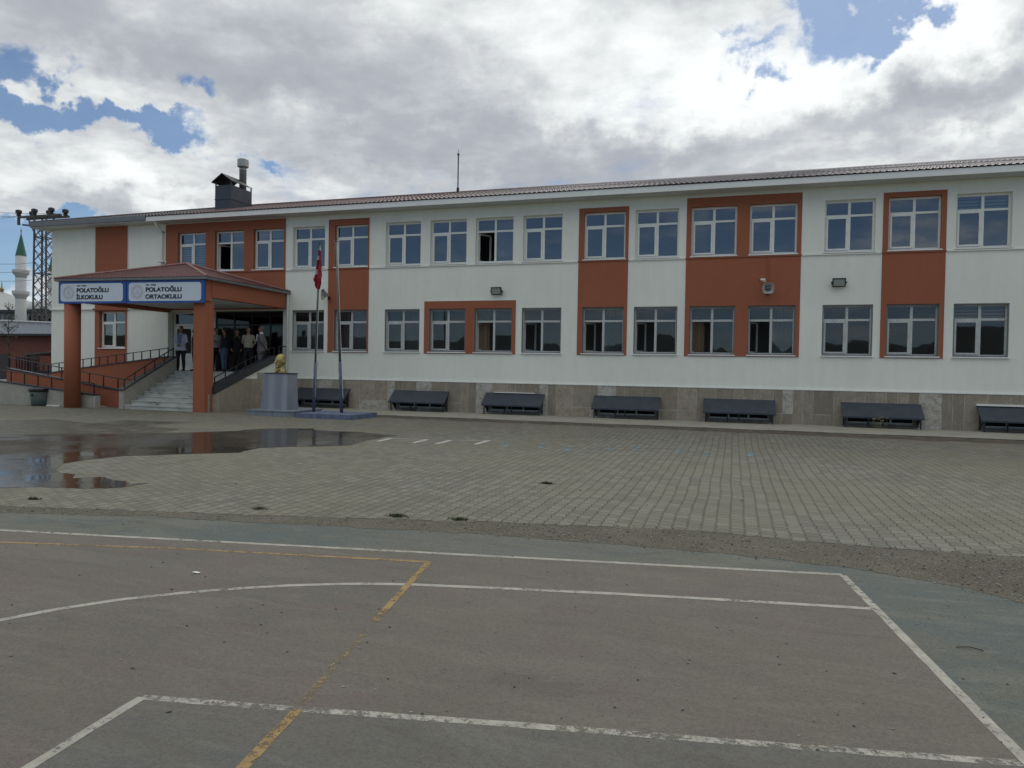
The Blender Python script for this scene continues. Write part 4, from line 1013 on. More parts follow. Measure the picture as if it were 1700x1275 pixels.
# ------------------------------------------------------------------ sign boards on the canopy beam
def text_mesh(s, size, M_, m, parent, name='lettering', off=0.0, xs=1.0):
    cu = bpy.data.curves.new('lettering', 'FONT'); cu.body = s; cu.size = size; cu.offset = off; cu.extrude = .004
    o = bpy.data.objects.new('tmp', cu); COL.objects.link(o); bpy.context.view_layer.update()
    me = bpy.data.meshes.new_from_object(o.evaluated_get(bpy.context.evaluated_depsgraph_get())); bpy.data.objects.remove(o)
    me.transform(M_ @ Matrix.Scale(xs, 4, (1, 0, 0))); me.materials.clear(); me.materials.append(m)
    for p in me.polygons: p.material_index = 0
    o = bpy.data.objects.new(name, me); COL.objects.link(o); o.parent = parent
    me.transform(Matrix.Translation(-parent_origin(parent))); return o
Wb = (FR_-FL).length
def sign(u0, u1, label, line2, w2):
    z0, z1 = 3.90, 4.69; org = FL+fd*u0+fn_*.03
    t = thing('school_sign', label, 'sign', (org.x, org.y, z0), 'school name signs on the canopy')
    L = u1-u0
    M_ = Matrix(((fd.x, 0, fn_.x, org.x), (fd.y, 0, fn_.y, org.y), (0, 1, 0, z0), (0, 0, 0, 1)))   # local x along, y up, z out
    H = z1-z0; w1 = w2[0]; w2 = w2[1]
    m = MB(); m.box(0, L, 0, H, -.02, .05, 0, M_); m.build('board', BLUESIGN, t)
    m = MB(); r_, i0, i1, j0, j1 = .11, .10, L-.12, .07, H-.07; pts = []
    for cx_, cy_, a0 in ((i1-r_, j1-r_, 0), (i0+r_, j1-r_, 90), (i0+r_, j0+r_, 180), (i1-r_, j0+r_, 270)):
        for q in range(7): th = R(a0+q*15); pts.append(M_ @ Vector((cx_+r_*math.cos(th), cy_+r_*math.sin(th), .051)))
    m.prism(pts, fn_*.008); m.build('panel', SIGNWHITE, t)
    # round emblem: ring of little motifs round a torch over an open book
    m = MB(); ex, ey = .46, H/2; zt = .062
    def ring(r0, r1, n=40):
        for q in range(n):
            a, b_ = 2*PI*q/n, 2*PI*(q+1)/n
            m.quad(*[M_ @ Vector((ex+rr2*math.cos(th)*1.02, ey+rr2*math.sin(th), zt)) for rr2, th in ((r0, a), (r1, a), (r1, b_), (r0, b_))])
    ring(.246, .252); ring(.165, .170); ring(.145, .149)
    for q in range(16):
        th = 2*PI*q/16; c = (ex+.207*math.cos(th), ey+.207*math.sin(th))
        for s_ in range(6):
            a, b_ = 2*PI*s_/6, 2*PI*(s_+1)/6
            m.quad(*[M_ @ Vector((c[0]+r2*math.cos(th2), c[1]+r2*math.sin(th2), zt)) for r2, th2 in ((.020, a), (.032, a), (.032, b_), (.020, b_))])
    for a, b_, c, d in ((-.012, .012, -.06, .07), (-.09, -.01, -.08, -.065), (.01, .09, -.08, -.065), (-.03, .03, .085, .10), (-.07, -.06, -.06, .02), (.06, .07, -.06, .02)):
        m.quad(*[M_ @ Vector((ex+p, ey+q, zt)) for p, q in ((a, c), (b_, c), (b_, d), (a, d))])
    m.build('emblem', EMBLEM, t)
    T0 = lambda x, y: M_ @ Matrix.Translation((x, y, .062))
    text_mesh('VAN - TUŞBA', .068, T0(.82, .615), SIGNBLACK, t, off=.0015)
    a = text_mesh('POLATOĞLU', .205, T0(.81, .405), SIGNBLACK, t, off=.0085)
    b2 = text_mesh(line2, .205, T0(.80, .155), SIGNBLACK, t, off=.0085)
    for o_, want in ((a, w1), (b2, w2)):
        xs_ = [v.co.x*fd.x+v.co.y*fd.y for v in o_.data.vertices]; cur = max(xs_)-min(xs_); x0_ = min(xs_)
        k_ = want/cur
        for v in o_.data.vertices:
            q = v.co.x*fd.x+v.co.y*fd.y; dlt = (q-x0_)*(k_-1); v.co.x += fd.x*dlt; v.co.y += fd.y*dlt
h1 = (atY(214, 485, -4.95)-atY(97, 485, -4.95)).length
sign(.0, Wb*.475, 'blue and white primary school sign reading ILKOKULU on the left of the canopy', 'İLKOKULU', (1.39, 1.15))
sign(Wb*.475+.03, Wb-.01, 'blue and white middle school sign reading ORTAOKULU on the right of the canopy', 'ORTAOKULU', (1.48, 1.50))

# ------------------------------------------------------------------ entrance stairs
S = thing('entrance_stairs', 'flight of worn white entrance steps between beige side walls', 'stairs', (-19.6, -3, GZ))
SX0, SX1 = -21.38, -17.86; SY0, SY1 = -4.55, -2.15; n = 9; rise = (FZ0-GZ)/n; tr = (SY1-SY0)/(n-1)
st = MB()
for i in range(n):
    y = SY0+tr*i; z = GZ+rise*(i+1)
    st.box(SX0, SX1, y, (SY0+tr*(i+1) if i < n-1 else -1.9), GZ if i == 0 else GZ+rise*i-.0, z)
    st.box(SX0+.001, SX1-.001, y-.022, y, z-.035, z+.001)
st.build('steps', STEPS, S)
ld = MB(); ld.box(-23.68, -17.62, -1.34, .28, GZ, FZ0-.002); ld.box(-21.62, -17.62, -1.9, -1.341, GZ, FZ0-.003); ld.build('landing', CONC, S)
wallm = mat('beige_render', (.36, .345, .29), .9, var=.12, vscale=3, bump=.4)
sw = MB(); sw.prism([(-21.62, SY0-.02, GZ), (-21.62, SY0-.02, .74), (-21.62, -2.02, 2.02), (-21.62, -1.98, 2.02), (-21.62, -1.98, GZ)], (.22, 0, 0)); sw.build('side_wall', wallm, S)
cp = MB(); cp.prism([(-21.65, SY0-.06, .74), (-21.65, SY0-.06, .79), (-21.65, -2.03, 2.07), (-21.65, -1.96, 2.07), (-21.65, -1.96, 2.025), (-21.65, -2.02, 2.025)], (.28, 0, 0)); cp.build('coping', GRANITE, S)
# right wall: plaster triangle over travertine, dark granite band along the top
yA, yB = -4.28, -.55
sw = MB(); sw.prism([(-17.84, yA, GZ), (-17.84, yA, .70), (-17.84, yB, 2.0), (-17.84, -.02, 2.0), (-17.84, -.02, GZ)], (.2, 0, 0)); sw.build('side_wall', WHITE, S)
sw = MB(); zt_ = 1.24; yT = yA+(zt_-.70)/(2.0-.70)*(yB-yA)
sw.prism([(-17.639, yA-.01, GZ), (-17.639, yA-.01, .69), (-17.639, yT, zt_), (-17.639, -.035, zt_), (-17.639, -.035, GZ)], (.03, 0, 0))
sw.prism([(-17.86, yA-.012, GZ), (-17.61, yA-.012, GZ), (-17.61, yA-.012, .69), (-17.86, yA-.012, .69)], (0, -.03, 0)); sw.build('stone_cladding', TRAV, S)
cp = MB(); cp.prism([(-17.90, yA-.05, .70), (-17.90, yA-.05, .98), (-17.90, yB-.35, 2.17), (-17.90, -.02, 2.17), (-17.90, -.02, 2.0), (-17.90, yB, 2.0)], (.31, 0, 0)); cp.build('coping', GRANITE, S)
def railing(parent, pts, h, wx=0.0, n=5, vertical=True, r_=.02, name='railing', mid=False):
    m = MB(); P = [Vector(p) for p in pts]
    up = [p+Vector((0, 0, h)) for p in P]
    m.tube(up, r_, 6); tot = [0]
    for a, b_ in zip(P[:-1], P[1:]): tot.append(tot[-1]+(b_-a).length)
    for i in range(n+1):
        s_ = tot[-1]*i/n
        for k_ in range(len(P)-1):
            if s_ <= tot[k_+1]+1e-6: break
        q = P[k_]+(P[k_+1]-P[k_])*((s_-tot[k_])/(tot[k_+1]-tot[k_])); m.bar(q, q+Vector((0, 0, h)), r_*.8)
    if mid: m.tube([p+Vector((0, 0, h*.15)) for p in P], r_*.7, 6)
    return m.build(name, BLACKMETAL, parent)
railing(S, [(-21.5, SY0+.1, .80), (-21.5, -2.05, 2.05)], .34, n=5)
railing(S, [(-17.75, yA+.15, 1.0), (-17.75, yB-.3, 2.18), (-17.75, -.7, 2.18)], .30, n=6)
m = MB(); m.bar((-17.66, -.5, 2.17), (-17.66, -.5, 2.55), .02).bar((-17.66, -.5, 2.55), (-17.66, -.02, 2.55), .02); m.build('railing', BLACKMETAL, S)

# ------------------------------------------------------------------ wheelchair ramp with orange walls
Q = thing('access_ramp', 'folded access ramp with orange and beige walls and black railings', 'ramp', (-25, -3, GZ))
def rampwall(name, y, th, pts, zb, m_, cop=True):
    """pts: (x, z top) left to right"""
    mb = MB(); P = [(pts[0][0], y, zb)] + [(x, y, z) for x, z in pts] + [(pts[-1][0], y, zb)]
    mb.prism(P, (0, th, 0)); mb.build(name, m_, Q)
    if cop:
        mb = MB(); P = [(x, y-.03, z) for x, z in pts] + [(x, y-.03, z+.045) for x, z in pts[::-1]]
        mb.prism(P, (0, th+.06, 0)); mb.build('coping', GRANITE, Q)
rampwall('back_wall', -1.5, .15, [(-29.6, 1.12), (-27.1, 1.47), (-22.3, 2.03), (-22.28, 1.42), (-21.63, 1.42)], GZ, ORANGE)
railing(Q, [(-29.6, -1.42, 1.2), (-27.1, -1.42, 1.52), (-22.35, -1.42, 2.07)], .34, n=16)
rampwall('middle_wall', -3.95, .16, [(-28.0, 1.44), (-22.3, .70), (-21.64, .66)], GZ, ORANGE)
railing(Q, [(-28.0, -3.87, 1.5), (-22.3, -3.87, .75), (-21.7, -3.87, .71)], .40, n=9)
rampwall('front_wall', -4.62, .2, [(-30.5, 1.20), (-22.72, .52)], GZ, wallm)
railing(Q, [(-30.5, -4.52, 1.26), (-22.85, -4.52, .57)], .40, n=11)
rf_ = MB(); rf_.prism([(-30.6, -4.6, 1.0), (-22.7, -4.6, GZ+.01), (-22.7, -4.6, GZ), (-30.6, -4.6, GZ)], (0, .64, 0)); 
rf_.prism([(-30.6, -3.78, .95), (-21.63, -3.78, .25), (-21.63, -3.78, GZ), (-30.6, -3.78, GZ)], (0, 2.26, 0)); rf_.build('ramp_floor', CONC, Q)
m = MB(); m.box(-22.72, -22.68, -4.64, -4.40, GZ, .50); m.build('end_block', mat('pale_concrete', (.46, .45, .41), .85, var=.12), Q)

# ------------------------------------------------------------------ pedestal and bust
pc_ = atZ(450, 690, GZ)
P_ = thing('statue_pedestal', 'tapered blue-grey marble pedestal on a tiled base, carrying the gold bust', 'pedestal', (-15.2, -4.3, GZ))
a, b_ = atZ(412, 689.5, GZ), atZ(487, 692.5, GZ); yf = (a.y+b_.y)/2; px0, px1 = atY(412, 686, yf).x, atY(487, 688, yf).x
bs = MB(); zb_ = atY(450, 681, yf).z
bs.box(px0, px1, yf, yf+1.7, GZ, zb_-.04).box(px0-.03, px1+.03, yf-.03, yf+1.73, zb_-.04, zb_)
def f_smalltile(t, pos, b, c):
    br_ = t.node('ShaderNodeTexBrick'); br_.offset = 0; br_.inputs['Scale'].default_value = 1; br_.inputs['Brick Width'].default_value = .06; br_.inputs['Row Height'].default_value = .3
    br_.inputs['Mortar Size'].default_value = .006; br_.inputs['Color1'].default_value = (.26, .30, .34, 1); br_.inputs['Color2'].default_value = (.19, .22, .27, 1); br_.inputs['Mortar'].default_value = (.12, .13, .15, 1)
    sp = t.node('ShaderNodeSeparateXYZ'); t.l.new(pos, sp.inputs[0]); cb = t.node('ShaderNodeCombineXYZ')
    t.put(cb.inputs[0], t.m('ADD', sp.outputs[0], sp.outputs[1])); t.put(cb.inputs[1], sp.outputs[2]); t.l.new(cb.outputs[0], br_.inputs['Vector']); return br_.outputs[0]
bs.build('base', mat('small_grey_tiles', rough=.5, fn=f_smalltile), P_)
ya = yf+.35; zt = atY(460, 619, ya).z; x0b, x1b = atY(432, 680, ya).x, atY(477, 682, ya).x; x0t, x1t = atY(439, 621, ya).x, atY(476, 621, ya).x
dp = .62; q = MB()
bot_ = [(x0b, ya), (x1b, ya), (x1b, ya+dp), (x0b, ya+dp)]; top_ = [(x0t, ya+.04), (x1t, ya+.04), (x1t, ya+dp-.02), (x0t, ya+dp-.02)]
nb = len(q.v); q.v += [(x, y, zb_) for x, y in bot_]+[(x, y, zt-.03) for x, y in top_]
for f_ in ((0, 1, 5, 4), (1, 2, 6, 5), (2, 3, 7, 6), (3, 0, 4, 7), (4, 5, 6, 7)): q.f.append(f_); q.mi.append(0)
q.box(x0t-.03, x1t+.03, ya+.02, ya+dp, zt-.03, zt, 1)
q.build('shaft', [MARBLE, GRANITE], P_)

def remesh(o, vox, sm=True, subd=0):
    m = o.modifiers.new('remesh', 'REMESH'); m.mode = 'VOXEL'; m.voxel_size = vox; m.use_smooth_shade = sm
    s_ = o.modifiers.new('smooth', 'SMOOTH'); s_.factor = .5; s_.iterations = 2
    return o
# bust (local coordinates: faces -Y)
bu = MB(); h_ = -.13
bu.ball((0, .0, .42+h_), (.105, .13, .15), 20, 14)                 # skull
bu.ball((0, -.035, .345+h_), (.080, .095, .10), 16, 10)            # jaw and cheeks
bu.ball((0, -.105, .272+h_), (.038, .032, .032))                     # chin
bu.ball((0, -.098, .435+h_), (.074, .030, .018))                    # brow
bu.tube([(0, -.115, .425+h_), (0, -.165, .362+h_)], [.015, .028], 8)   # nose
bu.ball((0, -.124, .322+h_), (.038, .018, .010)).ball((0, -.120, .304+h_), (.032, .018, .010))
bu.ball((-.043, -.102, .400+h_), (.018, .012, .010)).ball((.043, -.102, .400+h_), (.018, .012, .010))
bu.ball((-.107, .005, .385+h_), (.016, .028, .042)).ball((.107, .005, .385+h_), (.016, .028, .042))
bu.ball((0, .025, .495+h_), (.100, .115, .085), 16, 10)
bu.tube([(0, .02, .20), (0, .02, .06)], [(.068, .075), (.085, .085)], 16)
bu.tube([(0, .01, .11), (0, .01, .06), (0, .01, .0)], [(.09, .08), (.145, .11), (.155, .12)], 24)
bu.prism([(-.01, -.12, .0), (-.10, -.10, .09), (-.06, -.06, .13), (0, -.115, .05)], (0, -.02, 0)).prism([(.01, -.12, .0), (.10, -.10, .09), (.06, -.06, .13), (0, -.115, .05)][::-1], (0, -.02, 0))
bx = atY(465, 616, ya+.3)
o = bu.build('bust', GOLD, None, True); o.location = (bx.x, ya+.32, zt); o.scale = (1.5, 1.5, 1.45); o.rotation_euler = (0, 0, R(-14)); remesh(o, .006)
tag(o, 'gold painted bust of a man in a jacket on the marble pedestal', 'bust')

# ------------------------------------------------------------------ flagpoles on blue platform
a, b_ = atZ(492, 693, GZ), atZ(583, 698.5, GZ); yf2 = (a.y+b_.y)/2
F = MB(); fx0, fx1 = atY(491, 692, yf2).x, atY(583, 697, yf2).x
F.box(fx0, fx1, yf2, yf2+1.7, GZ, .22)
tag(F.build('flagpole_platform', BLUEPAINT), 'low blue painted concrete platform under the two flagpoles', 'platform')
yp = yf2+.9
def pole(p0, p1, label, grp='flagpoles on the blue platform'):
    z0 = .22; a = atY(*p0, yp); b_ = atY(*p1, yp); a.z = z0
    t = thing('flagpole', label, 'flagpole', (a.x, yp, z0), grp)
    d = b_-a; m = MB(); m.tube([a, a+d*.30], .055, 10); m.build('lower_section', mat('blue_pole_paint', (.075, .09, .14), .5, var=.3, vscale=6), t, True)
    m = MB(); m.tube([a+d*.30, a+d], [.042, .032], 10); m.build('upper_section', mat('pole_grey', (.12, .135, .125), .45, var=.2), t, True)
    m = MB(); m.tube([b_, b_+Vector((-.02, 0, .05)), b_+Vector((-.01, 0, .09))], [.05, .03, .035], 8).tube([b_+Vector((0, 0, -.12)), b_+Vector((-.07, 0, -.06))], .02, 6); m.build('cap', BLACKMETAL, t)
    m = MB(); m.tube([a+Vector((.06, -.02, .5)), b_+Vector((.05, -.02, -.1))], .004, 4); m.ball(tuple(a+d*.22+Vector((-.05, -.03, 0))), .03); m.build('halyard', TRIM, t)
    return a, b_
pa, pb = pole((521, 684), (531, 407), 'leaning grey flagpole carrying the red flag')
pole((567, 687), (558.5, 401), 'bare grey flagpole without a flag, right of the flag')
# furled flag, hanging in folds against the pole
fg = MB(); NF = 26; rows = []
t0, t1 = atY(530.5, 415, yp), atY(528, 480, yp); ax0 = atY(533.5, 415, yp).x
prof = [(416, 531, 533.5), (425, 529, 533.5), (432, 527.5, 533.5), (440, 526.5, 533.3), (448, 525.5, 533.2), (456, 524, 533), (463, 522.5, 533), (466, 522, 532.8), (470, 524, 532.5), (475, 524.5, 532.0), (480, 528, 531)]
def colr(j, i): return 0
for py, l, r_ in prof:
    A, Bq = atY(l, py, yp-.06), atY(r_, py, yp-.06); row = []
    for j in range(9):
        s_ = j/8; p = A+(Bq-A)*s_; p.y += -.06+.05*math.sin(s_*12+py*.06)+.02*math.cos(py*.4); row.append(p)
    rows.append(row)
for i in range(len(rows)-1):
    for j in range(8):
        py = (prof[i][0]+prof[i+1][0])/2; s_ = (j+.5)/8
        mi = 1 if ((428 < py < 436 and .2 < s_ < .75) or (436 <= py < 452 and s_ < .16) or (452 <= py < 458 and s_ < .5)) else 0
        fg.quad(rows[i][j], rows[i][j+1], rows[i+1][j+1], rows[i+1][j], mi)
nf = len(fg.f)
for q_ in range(nf):
    vs_ = [Vector(fg.v[i])+Vector((0, .05, 0)) for i in fg.f[q_]]; fg.quad(*vs_[::-1], fg.mi[q_])
FO = fg.build('flag', [FLAGRED, FLAGWHITE], None, True)
tag(FO, 'limp red flag with a white crescent hanging from the left flagpole', 'flag')

# ------------------------------------------------------------------ bin, slab, debris
bp_ = atZ(70, 673.5, GZ)
t = thing('waste_bin', 'grey-green waste bin lined with a black bag by the ramp wall', 'bin', (bp_.x, bp_.y-.1, GZ))
m = MB(); m.lathe([(.26, GZ), (.30, GZ+.3), (.33, GZ+.58), (.33, GZ+.6)], (bp_.x, bp_.y-.1, 0), 20, sx=1.1); m.build('tub', BIN, t, True)
m = MB(); m.lathe([(.34, GZ+.54), (.37, GZ+.60), (.36, GZ+.66), (.30, GZ+.70), (.05, GZ+.67)], (bp_.x, bp_.y-.1, 0), 14, sx=1.1); m.tube([(bp_.x-.34, bp_.y-.2, GZ+.62), (bp_.x-.42, bp_.y-.25, GZ+.55)], [.06, .02], 6); m.build('bin_bag', RUBBER, t)
m = MB(); m.box(bp_.x+.02, bp_.x+.05, bp_.y-.47, bp_.y-.42, GZ+.38, GZ+.46); m.build('handle', RUBBER, t)
q = atZ(91, 674.5, GZ); m = MB(); m.box(q.x-.32, q.x+.32, q.y-.1, q.y+.25, GZ+.004, GZ+.05); o = m.build('stone_slab', TRIM); tag(o, 'white stone slab lying on the ground beside the round orange column', 'slab')
def clump(px, py, label, n, s_, m_, z=.006, cat='weed tuft', name='weed_tuft'):
    c = atZ(px, py, z); mb = MB()
    for i in range(n):
        a = random.random()*2*PI; r_ = abs(random.gauss(0, s_)); p = c+Vector((r_*math.cos(a)*1.6, r_*math.sin(a)*.8, 0)); d = Vector((random.uniform(-.03, .03), random.uniform(-.03, .03), random.uniform(.01, .035)))
        wv = Vector((random.uniform(-.012, .012), random.uniform(-.012, .012), 0)); mb.poly([p-wv, p+wv, p+d]);
    return tag(mb.build(name, m_), label, cat)
WEED = mat('weed_green', (.075, .085, .035), .9, var=.4, vscale=30); DEAD = mat('dead_leaf', (.045, .038, .024), .95, var=.4, vscale=30)
clump(660, 857, 'small weed tuft at the paving edge, left of the other one', 260, .045, WEED)
clump(763, 863, 'small dark green weed tuft at the paving edge, right of the other weed tuft', 200, .028, WEED)
clump(907, 803, 'dark clump of dead leaves lying in the middle of the paving', 200, .032, DEAD, cat='debris', name='leaf_clump')
clump(57, 829, 'flat dark leaf scrap on the paving near the puddle at left', 90, .03, DEAD, cat='debris', name='leaf_clump')
clump(430, 845, 'faint mossy tuft at the paving edge near its middle left', 90, .04, WEED)
a, b_ = atZ(1587, 1074, .01), atZ(1633, 1080, .01); m = MB(); m.tube([a, (a+b_)/2+Vector((0, .01, .008)), b_], .003, 5); tag(m.build('twig', mat('twig_bark', (.03, .022, .016), .9)), 'thin dark twig lying on the green court border', 'twig')
a = atZ(324, 951, .012); m = MB(); m.prism([a+Vector((-.03, 0, 0)), a+Vector((.03, -.006, 0)), a+Vector((.035, .02, 0)), a+Vector((-.02, .024, 0))], (0, 0, .004)); tag(m.build('paper_scrap', TRIM), 'tiny white paper scrap lying on the court', 'paper scrap')

# ------------------------------------------------------------------ people on the landing
SKIN = mat('skin', (.30, .17, .12), .6, var=.08)
HAIR = mat('dark_hair', (.012, .010, .009), .6)
GREYHAIR = mat('grey_hair', (.10, .095, .09), .7)
SHOE = mat('black_shoe', (.012, .012, .012), .4)
def cloth(n, c): return mat(n, c, .85, var=.12, vscale=8)
def person(px, yw, height, face, label, top, trousers, arms, hair=HAIR, coat=None, shirt=None, open_coat=False, collar=None):
    """face: heading of the body, degrees from facing the yard (-Y), positive to the person's left"""
    x = atY(px, 600, yw).x; s = height/1.75
    t = thing('person', label, 'person', (x, yw, FZ0))
    M_ = Matrix.Rotation(R(face), 4, 'Z') @ Matrix.Scale(s, 4)
    def tr_(mb): mb.v = [tuple(M_ @ Vector(v) + Vector((x, yw, FZ0))) for v in mb.v]; return mb
    L, Rr = arms      # (elbow, wrist) each, local, person faces -Y; left arm at +x
    sh = (.175, 0, 1.40)
    def arm(mb, sd_, ew, rs, hand):
        e, wv = ew; S0 = Vector((sh[0]*sd_, sh[1], sh[2])); e = Vector(e); wv = Vector(wv)
        mb.tube([S0+Vector((-.05*sd_, 0, .01)), S0, (S0+e)/2, e, (e+wv)/2, wv], [rs*1.05, rs*1.12, rs, rs*.86, rs*.84, rs*.66], 12)
        if hand:
            d = (wv-e).normalized(); side = d.cross(Vector((0, 1, 0)))
            side = (side if side.length > .1 else Vector((1, 0, 0))).normalized()
            palm = wv+d*.055; mb.ball(tuple(palm), (.034, .034, .045), 10, 8)
            for fi in range(4):
                b0 = palm+side*(.022*(fi-1.5)*.8)+d*.035; ln = (.062, .07, .066, .05)[fi]; curl = Vector((0, .015, -.006))
                mb.tube([b0, b0+d*ln*.55+curl*.5, b0+d*ln+curl*1.6], [.0085, .008, .0065], 6)
            mb.tube([palm-side*.02, palm-side*.045+d*.02, palm-side*.05+d*.045], [.011, .010, .008], 6)
    leg = lambda mb, sd_, k_: mb.tube([(.09*sd_, 0, .94), (.10*sd_, -.005, .75), (.105*sd_, -.01, .50), (.11*sd_, .01, .30), (.115*sd_, .015, .08)], [(.092*k_, .10*k_), (.088*k_, .095*k_), (.062*k_, .066*k_), (.058*k_, .062*k_), (.042*k_, .045*k_)], 14)
    b = MB()
    b.tube([(0, 0, .90), (0, .005, 1.02), (0, 0, 1.15), (0, 0, 1.32), (0, .005, 1.42), (0, .01, 1.48)], [(.155, .11), (.145, .10), (.14, .10), (.17, .115), (.155, .09), (.06, .06)], 20)
    b.tube([(0, .01, 1.44), (0, .0, 1.56)], [.06, .052], 14)
    hc = 1.645
    b.ball((0, 0, hc+.015), (.075, .095, .105), 16, 12).ball((0, -.03, hc-.045), (.056, .062, .065), 14, 10)
    b.tube([(0, -.088, hc+.01), (0, -.112, hc-.028)], [.009, .015], 8).ball((0, -.085, hc+.028), (.05, .014, .009)).ball((0, -.084, hc-.055), (.024, .010, .007))
    b.ball((-.028, -.082, hc+.012), (.012, .008, .007)).ball((.028, -.082, hc+.012), (.012, .008, .007))
    b.ball((-.077, .005, hc), (.010, .018, .028)).ball((.077, .005, hc), (.010, .018, .028))
    arm(b, 1, L, .040, True); arm(b, -1, Rr, .040, True); leg(b, 1, .92); leg(b, -1, .92)
    remesh(tr_(b).build('body', SKIN, t, True), .0085)
    h_ = MB(); h_.ball((0, .018, hc+.045), (.083, .095, .088), 14, 10).ball((0, .045, hc+.0), (.074, .06, .07), 14, 8); tr_(h_).build('hair', hair, t, True)
    tz = MB(); leg(tz, 1, 1.12); leg(tz, -1, 1.12); tz.tube([(0, 0, .80), (0, .005, .93), (0, 0, 1.04)], [(.15, .105), (.172, .122), (.152, .108)], 18); remesh(tr_(tz).build('trousers', trousers, t, True), .014)
    so_ = MB()
    for sd_ in (1, -1): so_.tube([(.115*sd_, .07, .035), (.115*sd_, 0, .045), (.12*sd_, -.10, .035), (.125*sd_, -.17, .028)], [(.038, .034), (.045, .045), (.046, .034), (.032, .022)], 12)
    tr_(so_).build('shoes', SHOE, t, True)
    hem = .96 if not coat else .80
    def garment(m_, k_, hem, nm, op=False):
        g_ = MB()
        g_.tube([(0, 0, hem), (0, .005, 1.02), (0, 0, 1.15), (0, 0, 1.32), (0, .005, 1.42), (0, .008, 1.475)], [((.20 if hem < .9 else .178)*k_, (.15 if hem < .9 else .13)*k_), (.165*k_, .122*k_), (.16*k_, .12*k_), (.175*k_, .125*k_), (.135*k_, .098*k_), (.07, .068)], 20)
        arm(g_, 1, L, .053*k_, False); arm(g_, -1, Rr, .053*k_, False); remesh(tr_(g_).build(nm, m_, t, True), .013)
    garment(top, 1.0, .95, 'shirt')
    if coat:
        garment(coat, 1.09, .80, 'jacket')
        if shirt:      # shirt front showing between open lapels
            f_ = MB(); wd = .085 if open_coat else .04; zl = .95 if open_coat else 1.2
            f_.prism([(-wd, -.158, 1.44), (wd, -.158, 1.44), (wd*.8, -.172, 1.2), (wd*.5, -.172, zl), (-wd*.5, -.172, zl), (-wd*.8, -.172, 1.2)][::-1], (0, .05, 0)); tr_(f_).build('shirt_front', shirt, t)
    if collar:
        c_ = MB(); c_.tube([(0, .005, 1.465), (0, .0, 1.515)], [.078, .068], 16); tr_(c_).build('collar', collar, t, True)
    return t
down = (((.25, .02, 1.15), (.25, -.05, .90)), ((-.25, .02, 1.15), (-.25, -.05, .90)))
clasp = (((.235, -.01, 1.15), (.05, -.20, 1.02)), ((-.235, -.01, 1.15), (-.05, -.20, 1.03)))
crossed = (((.25, -.08, 1.18), (-.08, -.19, 1.20)), ((-.25, -.08, 1.18), (.08, -.17, 1.24)))
behind = (((.24, .10, 1.16), (.06, .17, .98)), ((-.24, .10, 1.16), (-.06, .17, 1.0)))
pocket = (((.28, .04, 1.17), (.21, -.08, .97)), ((-.28, .04, 1.17), (-.21, -.08, .97)))
WC = cloth('white_coat', (.50, .52, .60)); LB = cloth('light_blue_shirt', (.18, .22, .34)); BK = cloth('black_cloth', (.014, .014, .018)); DG = cloth('dark_grey_cloth', (.055, .052, .055))
NV = cloth('navy_cloth', (.015, .018, .032)); JN = cloth('blue_jeans', (.07, .09, .16)); BG = cloth('beige_shirt', (.40, .36, .29)); SU = cloth('grey_suit', (.13, .12, .13)); LG = cloth('light_grey_shirt', (.36, .38, .38)); WS = cloth('white_shirt', (.72, .74, .76))
person(300, -1.75, 1.80, 20, 'man in an open white coat and blue shirt at the top of the steps', LB, BK, clasp, coat=WC, shirt=LB, open_coat=True)
person(323, -1.0, 1.76, -50, 'man in a dark grey shirt half hidden behind the square column', DG, BK, down)
person(359, -1.0, 1.78, 55, 'man in a light shirt with folded arms just right of the square column', LG, BK, crossed)
person(372, -1.35, 1.76, -75, 'man in a dark navy jumper and blue jeans seen from the side', NV, JN, down)
person(393, -.9, 1.72, 30, 'man all in dark clothes standing back in the shaded porch', BK, BK, pocket)
person(412, -1.1, 1.80, 25, 'man in a beige shirt and dark trousers, left of the man in the suit', BG, BK, behind)
person(433, -1.3, 1.82, -70, 'man in a grey suit with white collar, rightmost of the group', WS, SU, behind, hair=GREYHAIR, coat=SU, shirt=WS, collar=WS)

# ------------------------------------------------------------------ left background
BR = mat('annex_render', (.17, .062, .045), .9, var=.15)
t = thing('annex_building', 'low brown-red outbuilding with a dark roof edge at the left', 'building', (-48, 8, GZ))
za = atY(40, 558, 6).z
m = MB(); m.box(-75, -31.5, 6, 9.8, GZ, za); m.build('wall', BR, t)
m = MB(); m.box(-75.3, -31.3, 5.6, 9.95, za, za+.12); m.build('roof', BLACKMETAL, t)
for px in (6, 52):
    m = MB(); x = atY(px, 600, 6).x; m.box(x-.5, x+.5, 5.95, 5.999, GZ, 2.2); m.build('door', mat('annex_door', (.05, .035, .035), .6), t)
t = thing('lean_to_shed', 'small dark open shed with a sloping roof tucked against the school corner', 'shed', (-33.5, 3, GZ))
zs0, zs1 = atY(42, 590, 2.4).z, atY(84, 578, 2.4).z; xs0, xs1 = atY(42, 590, 2.4).x, -30.45
m = MB(); m.prism([(xs0, 2.3, zs0), (xs1, 2.3, zs1), (xs1, 2.3, zs1+.08), (xs0, 2.3, zs0+.08)], (0, 2.8, 0)); m.build('roof', mat('shed_sheet', (.10, .075, .07), .6, var=.3), t)
m = MB()
for x in (xs0+.1, (xs0+xs1)/2, xs1-.1): m.box(x-.05, x+.05, 2.4, 2.5, GZ, zs0+(zs1-zs0)*((x-xs0)/(xs1-xs0)))
m.build('post', BLACKMETAL, t)
m = MB(); m.box(xs0, xs1, 5.0, 5.09, GZ, zs0-.0); m.box(xs0+.2, xs0+1.4, 3.0, 3.7, GZ, 1.3); m.build('back_wall', mat('shed_dark', (.035, .03, .035), .8), t)
